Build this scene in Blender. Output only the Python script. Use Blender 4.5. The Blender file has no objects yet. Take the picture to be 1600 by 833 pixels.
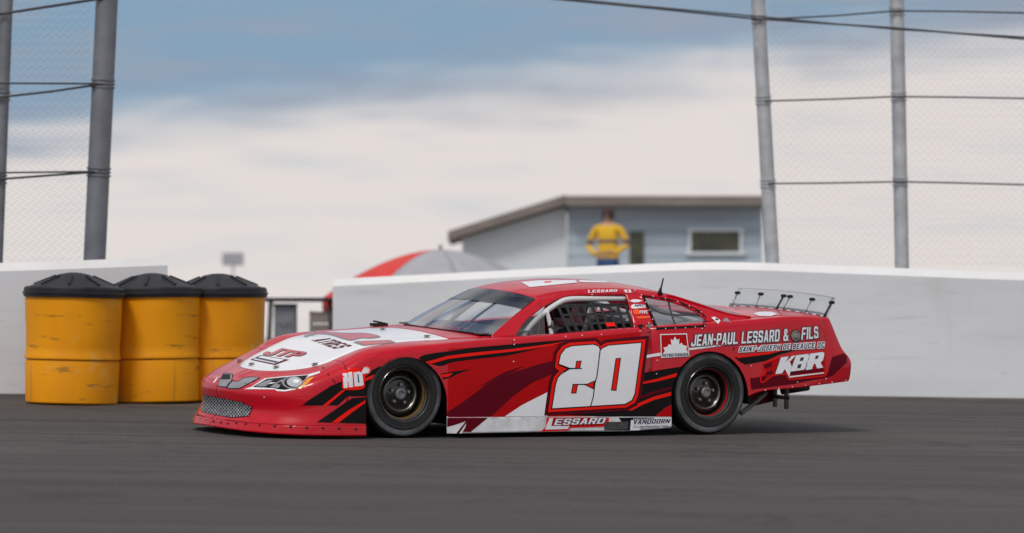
import bpy, bmesh, math, random
import numpy as np
from mathutils import Vector, Matrix, noise
from mathutils.bvhtree import BVHTree
from mathutils.geometry import tessellate_polygon
random.seed(7)
R = math.radians
S = bpy.context.scene
COL = S.collection

# ------------------------------------------------------------------ camera
PW, PH, FPX, YH = 1600.0, 833.0, 5910.0, 530.0      # photo frame, focal length in photo pixels, row of the true horizon
CAM_H, CAM_D = 0.722, 30.0
PITCH = math.atan((YH - PH / 2) / FPX)
cam = bpy.data.cameras.new('camera')
cam.sensor_width = 36.0
cam.lens = FPX / PW * 36.0
cam.clip_start, cam.clip_end = 0.5, 6000
cam.dof.use_dof = True
cam.dof.focus_distance = 29.4
cam.dof.aperture_fstop = 1.4
camo = bpy.data.objects.new('camera', cam)
camo.location = (0, -CAM_D, CAM_H)
camo.rotation_euler = (math.pi / 2 + PITCH, 0, 0)
COL.objects.link(camo)
S.camera = camo

# ------------------------------------------------------------------ sky, sun, exposure
SUN_EL, SUN_AZ = R(52), R(205)      # azimuth clockwise from +Y, seen from above
w = bpy.data.worlds.new('World'); S.world = w; w.use_nodes = True
nt = w.node_tree; nt.nodes.clear()
def N(t, **k):
    n = nt.nodes.new(t)
    for a, b in k.items(): setattr(n, a, b)
    return n
def lk(a, b): nt.links.new(a, b)
def mth(op, a, b=None, c=None, clamp=False):
    n = N('ShaderNodeMath', operation=op); n.use_clamp = clamp
    for i, v in enumerate((a, b, c)):
        if v is None: continue
        if isinstance(v, (int, float)): n.inputs[i].default_value = v
        else: lk(v, n.inputs[i])
    return n.outputs[0]
def ramp01(v, lo, hi):
    n = N('ShaderNodeMapRange', interpolation_type='SMOOTHSTEP')
    lk(v, n.inputs[0]); n.inputs[1].default_value = lo; n.inputs[2].default_value = hi
    return n.outputs[0]
def mixc(f, a, b):
    n = N('ShaderNodeMix', data_type='RGBA'); lk(f, n.inputs[0])
    for i, v in ((6, a), (7, b)):
        if isinstance(v, tuple): n.inputs[i].default_value = (*v, 1)
        else: lk(v, n.inputs[i])
    return n.outputs[2]
out = N('ShaderNodeOutputWorld'); bg = N('ShaderNodeBackground'); bg.inputs[1].default_value = 0.10
sky = N('ShaderNodeTexSky', sky_type='NISHITA', sun_disc=False)
sky.sun_elevation = SUN_EL; sky.sun_rotation = SUN_AZ; sky.dust_density = 3.0
tc = N('ShaderNodeTexCoord')
sep = N('ShaderNodeSeparateXYZ'); lk(tc.outputs['Generated'], sep.inputs[0])
def cloud_noise(sx, sz, detail, loc, dist=0.0):
    mp = N('ShaderNodeMapping'); lk(tc.outputs['Generated'], mp.inputs[0])
    mp.inputs['Scale'].default_value = (sx, sx, sz); mp.inputs['Location'].default_value = loc
    n = N('ShaderNodeTexNoise'); lk(mp.outputs[0], n.inputs['Vector'])
    n.inputs['Scale'].default_value = 1; n.inputs['Detail'].default_value = detail
    n.inputs['Roughness'].default_value = .5; n.inputs['Distortion'].default_value = dist
    return n.outputs[0]
n1 = cloud_noise(14, 60, 4, (3.1, 0.4, 0), .6)       # wide banks
n2 = cloud_noise(22, 190, 5, (1.7, 5.2, 2), .3)      # thin streaks
n3 = cloud_noise(3, 9, 6, (0.3, 2.2, 1), .4)         # broken deck higher up
el = mth('ADD', mth('ADD', sep.outputs[2], mth('MULTIPLY', mth('SUBTRACT', n1, .5), .026)),
         mth('ADD', mth('MULTIPLY', sep.outputs[0], -.11), mth('MULTIPLY', mth('SUBTRACT', n2, .5), .020)))
bank = ramp01(el, .0765, .0545)                          # cream bank low over the horizon
CREAM, BLUE, SLATE = (6.4, 5.95, 5.75), (2.0, 3.05, 4.15), (2.6, 3.05, 3.8)
up = mixc(ramp01(mth('ADD', mth('MULTIPLY', n2, .5), mth('MULTIPLY', n1, .6)), .46, .66), BLUE, SLATE)
hi = mixc(ramp01(n3, .36, .58), sky.outputs[0], (5.6, 5.6, 5.8))
hi = mixc(ramp01(sep.outputs[2], .085, .20), up, hi)
creamv = mixc(ramp01(n2, .46, .80), CREAM, (5.4, 5.45, 5.6))
lk(mixc(bank, hi, creamv), bg.inputs[0]); lk(bg.outputs[0], out.inputs[0])

sun = bpy.data.lights.new('sun', 'SUN'); sun.energy = 1.4; sun.angle = R(14); sun.color = (1, .95, .88)
suno = bpy.data.objects.new('sun', sun)
sd = Vector((math.sin(SUN_AZ) * math.cos(SUN_EL), math.cos(SUN_AZ) * math.cos(SUN_EL), math.sin(SUN_EL)))
suno.rotation_euler = sd.to_track_quat('Z', 'Y').to_euler(); suno.location = (0, 0, 30)
COL.objects.link(suno)

S.render.engine = 'CYCLES'
S.cycles.use_denoising = True
S.cycles.max_bounces = 8; S.cycles.transparent_max_bounces = 16
S.view_settings.view_transform = 'Standard'; S.view_settings.look = 'None'
S.view_settings.exposure = 0.25; S.view_settings.gamma = 1.0
S.view_settings.use_curve_mapping = False

# ------------------------------------------------------------------ geometry of the view: pixels of the photo <-> places
CF = Vector((0, math.cos(PITCH), math.sin(PITCH))); CU = Vector((0, -math.sin(PITCH), math.cos(PITCH)))
CO = Vector((0, -CAM_D, CAM_H))
def pray(px, py): return CF + Vector((1, 0, 0)) * ((px - PW / 2) / FPX) + CU * ((PH / 2 - py) / FPX)
def at(px, py, dist):                                   # world point at that pixel, dist metres in front of the camera
    d = pray(px, py); return CO + d * (dist / d.y)
GA, GB = -0.0167, 0.0285                                # grade and banking of the track
def track_z(x, y): return GA * x + GB * y
TH, CAR_X = R(27.5), -0.0559
gn = Vector((-GA, -GB, 1)).normalized()
fw = Vector((-math.cos(TH), -math.sin(TH), 0)); fw = (fw - gn * fw.dot(gn)).normalized(); lf = gn.cross(fw)
CARM = Matrix(((fw.x, lf.x, gn.x, CAR_X), (fw.y, lf.y, gn.y, 0), (fw.z, lf.z, gn.z, track_z(CAR_X, 0)), (0, 0, 0, 1)))
CARI = CARM.inverted()
CAM_IN_CAR = CARI @ CO

# ------------------------------------------------------------------ materials
def mat(name, color, rough=.5, metal=0, coat=0, coat_r=.1, spec=.5, var=0, vscale=6, bump=0, bscale=60, var_col=None, stretch=None, coords='Object', rnd=False):
    m = bpy.data.materials.new(name); m.use_nodes = True
    t = m.node_tree; b = t.nodes['Principled BSDF']
    b.inputs['Base Color'].default_value = (*color, 1); b.inputs['Roughness'].default_value = rough
    b.inputs['Metallic'].default_value = metal; b.inputs['Coat Weight'].default_value = coat
    b.inputs['Coat Roughness'].default_value = coat_r; b.inputs['Specular IOR Level'].default_value = spec
    if var or bump:
        c = t.nodes.new('ShaderNodeTexCoord'); mp = t.nodes.new('ShaderNodeMapping')
        t.links.new(c.outputs[coords], mp.inputs[0])
        if stretch: mp.inputs['Scale'].default_value = stretch
        if rnd:
            oi = t.nodes.new('ShaderNodeObjectInfo'); ml = t.nodes.new('ShaderNodeMath'); ml.operation = 'MULTIPLY'; ml.inputs[1].default_value = 37
            t.links.new(oi.outputs['Random'], ml.inputs[0]); t.links.new(ml.outputs[0], mp.inputs['Location'])
    if var:
        n = t.nodes.new('ShaderNodeTexNoise'); n.inputs['Scale'].default_value = vscale; n.inputs['Detail'].default_value = 6
        n.inputs['Roughness'].default_value = .62
        t.links.new(mp.outputs[0], n.inputs['Vector'])
        mr = t.nodes.new('ShaderNodeMapRange'); mr.inputs[1].default_value = .32; mr.inputs[2].default_value = .72
        t.links.new(n.outputs[0], mr.inputs[0])
        mx = t.nodes.new('ShaderNodeMix'); mx.data_type = 'RGBA'; t.links.new(mr.outputs[0], mx.inputs[0])
        vc = var_col or tuple(x * (1 - var) for x in color)
        mx.inputs[6].default_value = (*color, 1); mx.inputs[7].default_value = (*vc, 1)
        t.links.new(mx.outputs[2], b.inputs['Base Color'])
        rr = t.nodes.new('ShaderNodeMapRange'); rr.inputs[3].default_value = max(.02, rough - .06); rr.inputs[4].default_value = min(1, rough + .1)
        t.links.new(n.outputs[0], rr.inputs[0]); t.links.new(rr.outputs[0], b.inputs['Roughness'])
    if bump:
        n2 = t.nodes.new('ShaderNodeTexNoise'); n2.inputs['Scale'].default_value = bscale; n2.inputs['Detail'].default_value = 4
        t.links.new(mp.outputs[0], n2.inputs['Vector'])
        bp = t.nodes.new('ShaderNodeBump'); bp.inputs['Strength'].default_value = bump; bp.inputs['Distance'].default_value = .01
        t.links.new(n2.outputs[0], bp.inputs['Height']); t.links.new(bp.outputs[0], b.inputs['Normal'])
    return m
def glass(name, tint, refl=.12, rough=.02):
    m = bpy.data.materials.new(name); m.use_nodes = True
    t = m.node_tree; t.nodes.clear()
    o = t.nodes.new('ShaderNodeOutputMaterial'); mx = t.nodes.new('ShaderNodeMixShader')
    tr = t.nodes.new('ShaderNodeBsdfTransparent'); gl = t.nodes.new('ShaderNodeBsdfGlossy'); fr = t.nodes.new('ShaderNodeLayerWeight')
    tr.inputs[0].default_value = (*tint, 1); gl.inputs['Roughness'].default_value = rough; fr.inputs[0].default_value = .5; pw = t.nodes.new('ShaderNodeMath'); pw.operation = 'POWER'; pw.inputs[1].default_value = 4.0
    ad = t.nodes.new('ShaderNodeMath'); ad.operation = 'MULTIPLY_ADD'; ad.inputs[1].default_value = .8; ad.inputs[2].default_value = refl; ad.use_clamp = True
    t.links.new(fr.outputs['Facing'], pw.inputs[0]); t.links.new(pw.outputs[0], ad.inputs[0]); t.links.new(ad.outputs[0], mx.inputs[0])
    t.links.new(tr.outputs[0], mx.inputs[1]); t.links.new(gl.outputs[0], mx.inputs[2]); t.links.new(mx.outputs[0], o.inputs[0])
    return m
M = dict(
    red=mat('red_paint', (.55, .0, .012), .32, coat=.45, coat_r=.05, spec=.2, var=.12, vscale=2.5),
    door_red=mat('bright_red_wrap', (.47, .0, .002), .42, coat=.08, coat_r=.2, spec=.10, var=.1, vscale=3),
    neon=mat('fluorescent_red_wrap', (.86, .010, .005), .5, spec=.12),
    maroon=mat('maroon_wrap', (.11, .0, .008), .45, coat=.02, coat_r=.2, spec=.10),
    white=mat('white_wrap', (.82, .83, .86), .36, coat=.3, coat_r=.15, var=.07, vscale=5),
    hoodwhite=mat('white_hood_paint', (.86, .86, .87), .3, coat=.5, coat_r=.1, var=.05, vscale=3),
    scuffed=mat('scuffed_white_skirt', (.80, .81, .84), .45, coat=.15, var=.3, vscale=9, var_col=(.52, .51, .50)),
    black=mat('black_wrap', (.008, .006, .006), .5, coat=.02, coat_r=.2, spec=.10),
    navy=mat('navy_print', (.02, .02, .055), .4),
    grey=mat('grey_print', (.22, .22, .24), .45),
    lens=mat('pale_lens_print', (.55, .57, .60), .3, coat=.5, var=.5, vscale=45),
    amber=mat('amber_print', (.75, .30, .02), .35, coat=.3),
    orange=mat('orange_print', (.9, .10, .01), .4),
    hoodred=mat('hood_red_print', (.52, .03, .045), .35, coat=.4, coat_r=.1),
    flatblack=mat('flat_black_interior', (.012, .012, .013), .7, var=.3, vscale=20),
    dash=mat('dark_grey_dash', (.10, .11, .125), .5, var=.2, vscale=12),
    wornpatch=mat('worn_skirt_patch', (.07, .07, .068), .6, var=.6, vscale=30),
    steel=mat('dull_steel', (.34, .33, .31), .42, metal=.8, var=.35, vscale=18),
    chassis=mat('dusty_chassis_tube', (.30, .29, .26), .6, metal=.15, var=.5, vscale=14),
    bright=mat('bright_fastener', (.72, .72, .72), .3, metal=.7),
    darkbolt=mat('dark_fastener', (.05, .03, .03), .45, metal=.5),
    cage=mat('light_grey_tube_paint', (.68, .69, .69), .35, coat=.3, var=.08, vscale=8),
    rubber=mat('tyre_rubber', (.013, .013, .014), .5, var=.3, vscale=14, bump=.15, bscale=90),
    ringgrey=mat('mottled_grey_sidewall', (.016, .016, .018), .45, var=.6, vscale=4.5, var_col=(.17, .18, .19)),  # sidewall ring: near-black with pale grey patches
    rim=mat('black_wheel_paint', (.016, .015, .014), .25, coat=.5, var=.4, vscale=10, var_col=(.028, .024, .018)),
    gold=mat('gold_tape', (.24, .13, .03), .4, metal=.3),
    redtape=mat('red_tape', (.36, .008, .008), .4),
    mesh=mat('grille_wire', (.60, .62, .64), .4, metal=.3, var=.85, vscale=26),
    net=mat('black_webbing', (.016, .016, .017), .8, bump=.3, bscale=200),
    alu=mat('aluminium_sheet', (.45, .45, .46), .42, metal=.7, var=.3, vscale=7),
    wind=glass('clear_windscreen', (.97, .985, .985), .30),
    lexan=glass('clear_polycarbonate', (.97, .98, .98), .0),
    quarter=glass('quarter_window_polycarbonate', (.82, .85, .87), .10),
    strip=glass('smoked_sunstrip', (.30, .32, .34), .07, .15),
    skin=mat('skin', (.50, .27, .19), .5, var=.15, vscale=20),
    suit=mat('driver_suit', (.05, .05, .06), .8),
    helmet=mat('helmet_shell', (.55, .08, .05), .2, coat=.8, var=.8, vscale=9, var_col=(.55, .55, .58)),
    gravel=mat('paddock_gravel', (.22, .20, .18), .9, var=.3, vscale=.8, bump=.4, bscale=20),
    wallcap=mat('white_concrete_cap', (.88, .88, .88), .6, var=.1, vscale=2.0),
    wallbase=mat('dirty_wall_foot', (.17, .155, .145), .8, var=.5, vscale=2.5, stretch=(.4, .4, 2)),
    yellow=mat('yellow_plastic', (.80, .31, .0), .6, spec=.2, rnd=True, var=.30, vscale=2.2, bump=.08, bscale=6, var_col=(.60, .21, .0), stretch=(1, 1, .35)),
    lid=mat('black_plastic_lid', (.010, .010, .013), .5, spec=.3, rnd=True, var=.5, vscale=5, var_col=(.028, .028, .032)),
    galv=mat('galvanised_pipe', (.56, .57, .59), .45, metal=.35, var=.35, vscale=5),
    darkpost=mat('weathered_steel_post', (.22, .23, .255), .5, metal=.3, var=.35, vscale=4),
    wire=mat('galvanised_wire', (.30, .31, .32), .5, metal=.3),
    cable=mat('dark_cable', (.045, .045, .05), .6),
    siding=mat('pale_blue_siding', (.46, .54, .61), .65, var=.2, vscale=2, stretch=(.4, 1, 2)),
    panel=mat('pale_panel', (.74, .79, .82), .65, var=.08, vscale=2),
    roofm=mat('weathered_roof_board', (.26, .22, .20), .75, var=.4, vscale=4, stretch=(.4, 1, 3)),
    winglass=mat('dark_window_glass', (.03, .035, .035), .12, var=.5, vscale=3, var_col=(.10, .10, .05)),
    tentred=mat('red_canvas', (.70, .045, .035), .7, var=.12, vscale=3),
    tentgrey=mat('grey_canvas', (.40, .40, .43), .7, var=.12, vscale=3),
    shirt=mat('yellow_jacket', (.80, .47, .02), .75, var=.15, vscale=8),
    jacketnavy=mat('navy_jacket_band', (.06, .06, .14), .75),
    jeans=mat('blue_denim', (.05, .12, .30), .8, var=.2, vscale=12),
    hair=mat('dark_hair', (.045, .02, .018), .7),
)

def layered(name, base, rough, layers, bump=None, cracks=None):
    # layers: (scale xyz, detail, lo, hi, colour, amount): stains and streaks over a base colour, each with a shape of its own
    m = bpy.data.materials.new(name); m.use_nodes = True; t = m.node_tree; b = t.nodes['Principled BSDF']
    b.inputs['Roughness'].default_value = rough; b.inputs['Specular IOR Level'].default_value = .25
    c = t.nodes.new('ShaderNodeTexCoord'); col = None
    def mapped(sc, loc=(0, 0, 0)):
        mp = t.nodes.new('ShaderNodeMapping'); mp.inputs['Scale'].default_value = sc; mp.inputs['Location'].default_value = loc
        t.links.new(c.outputs['Object'], mp.inputs[0]); return mp.outputs[0]
    def over(col, fac, colour):
        mx = t.nodes.new('ShaderNodeMix'); mx.data_type = 'RGBA'; t.links.new(fac, mx.inputs[0])
        if col is None: mx.inputs[6].default_value = (*base, 1)
        else: t.links.new(col, mx.inputs[6])
        mx.inputs[7].default_value = (*colour, 1); return mx.outputs[2]
    for k, (sc, det, lo, hi, colour, amt) in enumerate(layers):
        n = t.nodes.new('ShaderNodeTexNoise'); n.inputs['Scale'].default_value = 1; n.inputs['Detail'].default_value = det; n.inputs['Roughness'].default_value = .6
        t.links.new(mapped(sc, (k * 3.7, k * 1.3, k * 2.1)), n.inputs['Vector'])
        mr = t.nodes.new('ShaderNodeMapRange'); mr.inputs[1].default_value = lo; mr.inputs[2].default_value = hi; mr.inputs[4].default_value = amt
        t.links.new(n.outputs[0], mr.inputs[0]); col = over(col, mr.outputs[0], colour)
    if cracks:
        sc, wd, colour = cracks
        wv = t.nodes.new('ShaderNodeTexNoise'); wv.inputs['Scale'].default_value = 1.7; wv.inputs['Detail'].default_value = 5; t.links.new(c.outputs['Object'], wv.inputs['Vector'])
        ad = t.nodes.new('ShaderNodeVectorMath'); ad.operation = 'MULTIPLY_ADD'; ad.inputs[1].default_value = (.5, .5, 0)
        t.links.new(wv.outputs['Color'], ad.inputs[0]); t.links.new(mapped(sc), ad.inputs[2])
        vo = t.nodes.new('ShaderNodeTexVoronoi'); vo.feature = 'DISTANCE_TO_EDGE'; vo.inputs['Scale'].default_value = 1; t.links.new(ad.outputs[0], vo.inputs['Vector'])
        mr = t.nodes.new('ShaderNodeMapRange'); mr.inputs[1].default_value = wd; mr.inputs[2].default_value = 0; mr.inputs[4].default_value = .4
        t.links.new(vo.outputs['Distance'], mr.inputs[0]); col = over(col, mr.outputs[0], colour)
    t.links.new(col, b.inputs['Base Color'])
    if bump:
        n2 = t.nodes.new('ShaderNodeTexNoise'); n2.inputs['Scale'].default_value = bump[0]; n2.inputs['Detail'].default_value = 3; t.links.new(c.outputs['Object'], n2.inputs['Vector'])
        bp = t.nodes.new('ShaderNodeBump'); bp.inputs['Strength'].default_value = bump[1]; bp.inputs['Distance'].default_value = .006
        t.links.new(n2.outputs[0], bp.inputs['Height']); t.links.new(bp.outputs[0], b.inputs['Normal'])
    return m
M['asphalt'] = layered('track_asphalt', (.078, .072, .068), .84, [
    ((.10, .7, 1), 5, .38, .66, (.060, .055, .052), .9),         # rubbered lanes
    ((.07, 3.4, 1), 4, .48, .70, (.038, .034, .032), .8),       # thin tyre streaks
    ((.3, .45, 1), 3, .56, .70, (.098, .090, .083), .75),         # dusty, paler patches
    ((26, 26, 1), 2, .52, .74, (.12, .112, .105), .55),          # stones in the binder
    ((60, 60, 1), 1, .55, .75, (.02, .02, .02), .6)], (70, .5), ((.14, .5, 1), .02, (.016, .015, .014)))
M['yellow'] = layered('yellow_plastic', (.80, .31, .0), .58, [
    ((1.6, 1.6, .7), 4, .42, .70, (.66, .235, .0), .9),          # uneven fading
    ((2.2, 2.2, 3.0), 4, .60, .70, (.62, .40, .10), .65),        # bleached, chalky patches
    ((3, 3, 16), 4, .63, .72, (.16, .09, .02), .6),              # rubbed scuffs
    ((9, 9, 1.2), 3, .66, .78, (.30, .16, .03), .5)], (5, .1))
M['wallp'] = layered('painted_concrete', (.72, .74, .765), .6, [
    ((.35, .35, 2.2), 5, .40, .75, (.60, .62, .65), .8),
    ((.8, .8, 9), 4, .62, .74, (.40, .40, .41), .45),             # long scuffs
    ((2.2, 2.2, .5), 5, .60, .78, (.55, .53, .50), .45),         # runs
    ((3, 3, 26), 3, .68, .76, (.22, .22, .23), .45)], (14, .12))
# ------------------------------------------------------------------ mesh helpers
def link(name, verts, faces, m, parent=None, smooth=True, angle=None, weld=True):
    me = bpy.data.meshes.new(name)
    me.from_pydata([tuple(v) for v in verts], [], [tuple(f) for f in faces])
    if weld or angle:
        bm = bmesh.new(); bm.from_mesh(me)
        bmesh.ops.remove_doubles(bm, verts=bm.verts, dist=1e-5)
        bm.to_mesh(me); bm.free()
    o = bpy.data.objects.new(name, me); COL.objects.link(o)
    for x in (m if isinstance(m, (list, tuple)) else [m]): me.materials.append(M[x] if isinstance(x, str) else x)
    if smooth:
        me.polygons.foreach_set('use_smooth', [True] * len(me.polygons))
        if angle: me.set_sharp_from_angle(angle=R(angle))
    if parent is not None: o.parent = parent
    return o
def share(src, name, parent=None, mx=None):
    o = bpy.data.objects.new(name, src.data if hasattr(src, 'data') else src); COL.objects.link(o)
    if parent is not None: o.parent = parent
    if mx is not None: o.matrix_local = mx
    return o
def thing(name, label, cat, mx=None, group=None):
    o = bpy.data.objects.new(name, None); o.empty_display_size = .2; COL.objects.link(o)
    if mx is not None: o.matrix_world = mx
    o['label'] = label; o['category'] = cat
    if group: o['group'] = group
    return o
def structure(o): o['kind'] = 'structure'; return o
def solid(o, th, off=-1):
    md = o.modifiers.new('thickness', 'SOLIDIFY'); md.thickness = th; md.offset = off; return o
def bevel(o, wd, seg=2):
    md = o.modifiers.new('bevel', 'BEVEL'); md.width = wd; md.segments = seg; md.limit_method = 'ANGLE'; md.angle_limit = R(40); return o
def box(c, s):
    x, y, z = c; a, b, d = s[0] / 2, s[1] / 2, s[2] / 2
    v = [(x + i * a, y + j * b, z + k * d) for i in (-1, 1) for j in (-1, 1) for k in (-1, 1)]
    return v, [(0, 1, 3, 2), (4, 6, 7, 5), (0, 4, 5, 1), (2, 3, 7, 6), (0, 2, 6, 4), (1, 5, 7, 3)]
def merge(parts):
    V, Fs = [], []
    for v, f in parts:
        n = len(V); V += [tuple(q) for q in v]; Fs += [tuple(i + n for i in g) for g in f]
    return V, Fs
def tube(pts, r, n=8, cap=True):
    pts = [Vector(p) for p in pts]; V, Fs = [], []
    rs = r if isinstance(r, (list, tuple)) else [r] * len(pts)
    prev = None
    for i, p in enumerate(pts):
        d = (pts[min(i + 1, len(pts) - 1)] - pts[max(i - 1, 0)]).normalized()
        if prev is None:
            a = d.cross(Vector((0, 0, 1)))
            if a.length < .1: a = d.cross(Vector((1, 0, 0)))
            a.normalize()
        else: a = (prev - d * prev.dot(d)).normalized()
        prev = a; b = d.cross(a)
        for k in range(n):
            t = 2 * math.pi * k / n; V.append(p + (a * math.cos(t) + b * math.sin(t)) * rs[i])
    for i in range(len(pts) - 1):
        for k in range(n):
            Fs.append((i * n + k, i * n + (k + 1) % n, (i + 1) * n + (k + 1) % n, (i + 1) * n + k))
    if cap:
        Fs.append(tuple(reversed(range(n)))); Fs.append(tuple((len(pts) - 1) * n + k for k in range(n)))
    return V, Fs
def lathe(prof, n=32, axis='z', close=False):           # prof: (radius, height)
    V, Fs = [], []
    for r, h in prof:
        for k in range(n):
            t = 2 * math.pi * k / n
            c, s = r * math.cos(t), r * math.sin(t)
            V.append((c, s, h) if axis == 'z' else (c, h, s))
    m = len(prof)
    for i in range(m if close else m - 1):
        j = (i + 1) % m
        for k in range(n):
            q = (i * n + k, i * n + (k + 1) % n, j * n + (k + 1) % n, j * n + k)
            Fs.append(q if axis == 'z' else q[::-1])
    return V, Fs
def spline(pts, n):                                     # Catmull-Rom through pts, n samples per span
    P = [np.array(p, float) for p in pts]
    P = [2 * P[0] - P[1]] + P + [2 * P[-1] - P[-2]]
    o = []
    for i in range(1, len(P) - 2):
        for k in range(n):
            t = k / n; a, b, c, d = P[i - 1], P[i], P[i + 1], P[i + 2]
            o.append(.5 * (2 * b + (c - a) * t + (2 * a - 5 * b + 4 * c - d) * t * t + (3 * b - a - 3 * c + d) * t ** 3))
    o.append(P[-2]); return o
def clip_half(poly, n, c, keep_in):                     # keep the side of the line n.(x,z) <= c in the (x,z) plane
    o = []
    for i in range(len(poly)):
        p, q = poly[i], poly[(i + 1) % len(poly)]
        a = n[0] * p[0] + n[1] * p[2] - c; b = n[0] * q[0] + n[1] * q[2] - c
        if not keep_in: a, b = -a, -b
        if a <= 0: o.append(p)
        if (a < 0 < b) or (b < 0 < a):
            t = a / (a - b); o.append(tuple(p[j] + (q[j] - p[j]) * t for j in range(3)))
    return o
def convex_edges(cp):
    ar = sum(cp[i][0] * cp[(i + 1) % len(cp)][1] - cp[(i + 1) % len(cp)][0] * cp[i][1] for i in range(len(cp)))
    if ar < 0: cp = cp[::-1]
    E = []
    for i in range(len(cp)):
        p, q = cp[i], cp[(i + 1) % len(cp)]; n = (q[1] - p[1], -(q[0] - p[0])); E.append((n, n[0] * p[0] + n[1] * p[1]))
    return E
def subtract(polys, cp):
    E = convex_edges(cp); o = []
    x0, x1 = min(p[0] for p in cp), max(p[0] for p in cp); z0, z1 = min(p[1] for p in cp), max(p[1] for p in cp)
    for P in polys:
        if max(p[0] for p in P) < x0 or min(p[0] for p in P) > x1 or max(p[2] for p in P) < z0 or min(p[2] for p in P) > z1:
            o.append(P); continue
        cur = P
        for n, c in E:
            ou = clip_half(cur, n, c, False)
            if len(ou) > 2: o.append(ou)
            cur = clip_half(cur, n, c, True)
            if len(cur) < 3: break
    return o
def slab(polys, a, b):                                  # keep x between a and b
    o = []
    for P in polys:
        q = clip_half(P, (1, 0), max(a, b), True)
        if len(q) > 2: q = clip_half(q, (-1, 0), -min(a, b), True)
        if len(q) > 2: o.append(q)
    return o
def flat(polys):
    V, Fs = [], []
    for P in polys: Fs.append(tuple(range(len(V), len(V) + len(P)))); V += P
    return V, Fs
def grid_polys(G):                                      # G[i][j] points -> quads
    return [[tuple(G[i][j]), tuple(G[i + 1][j]), tuple(G[i + 1][j + 1]), tuple(G[i][j + 1])] for i in range(len(G) - 1) for j in range(len(G[0]) - 1)]

# ================================================================== the setting
# track: the banked sheet the car runs on, flattening into the paddock behind the wall
def sheet(name, xs, ys, zf, m):
    V = [(x, y, zf(x, y)) for y in ys for x in xs]; n = len(xs)
    Fs = [(j * n + i, j * n + i + 1, (j + 1) * n + i + 1, (j + 1) * n + i) for j in range(len(ys) - 1) for i in range(n - 1)]
    return structure(link(name, V, Fs, m, smooth=True, weld=False))
sheet('track', np.linspace(-60, 60, 41), np.linspace(-60, 10, 36), track_z, 'asphalt')
def paddock_z(x, y):
    e = track_z(max(-60, min(60, x)), 10) - .03
    t = min(1, max(0, (y - 9.5) / 25)); t = t * t * (3 - 2 * t)
    return e * (1 - t) + .25 * t if y < 40 else .25
sheet('paddock_ground', [-3000, -600, -150, -60, -30, -12, 0, 12, 30, 60, 150, 600, 3000], [9.6, 12, 16, 22, 28, 34, 40, 80, 200, 700, 3000], paddock_z, 'gravel')

# walls
def wall(name, pts, label, thick=.32):
    # pts: (px, distance, row of the top edge)
    root = thing(name, label, 'wall')
    P = []
    for px, d, top in pts:
        a = at(px, top, d); P.append((a.x, a.y, track_z(a.x, a.y) - .15, a.z))
    P = [tuple(q) for q in spline(P, 6)]
    W_, B_, C_ = [], [], []
    nor = []
    for i, p in enumerate(P):
        a, b = P[max(0, i - 1)], P[min(len(P) - 1, i + 1)]; d = Vector((b[0] - a[0], b[1] - a[1], 0)).normalized(); nor.append(Vector((d.y, -d.x, 0)))
    for p, n in zip(P, nor):
        o = Vector((p[0], p[1], 0)); zt = p[3]; zg = track_z(p[0], p[1])
        sec = [(0.012, zg - .15), (0.012, zg + .022), (.0, zg + .03), (0, zt - .075), (-.03, zt), (-thick, zt), (-thick, zg - .15)]
        W_.append([tuple(o + n * a + Vector((0, 0, z))) for a, z in sec])
    G = [r[2:4] for r in W_]; V, Fs = flat(grid_polys(G))
    ends = []
    for r, fl in ((W_[0], 0), (W_[-1], 1)):
        ends.append((r, [tuple(range(7))[::-1] if not fl else tuple(range(7))]))
    V, Fs = merge([(V, Fs), flat(grid_polys([[r[5], r[6]] for r in W_]))] + ends)
    link('face', V, Fs, 'wallp', root, smooth=False)
    V, Fs = flat(grid_polys([[r[3], r[4], r[5]] for r in W_])); link('cap', V, Fs, 'wallcap', root, smooth=False)
    V, Fs = flat(grid_polys([[r[0], r[1], r[2]] for r in W_])); link('foot', V, Fs, 'wallbase', root, smooth=False)
    return root
wall('concrete_wall', [(520, 38.6, 436), (700, 38.2, 427), (900, 37.6, 417), (1120, 37.0, 409.5), (1330, 36.9, 416), (1600, 37.0, 426), (2200, 37.3, 445)],
     'long white concrete wall behind the race car')
wall('concrete_wall', [(-900, 33.2, 432), (-300, 34.0, 418), (0, 34.3, 411), (150, 34.6, 406), (262, 34.9, 402)],
     'short white concrete wall end behind the yellow barrels')

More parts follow.
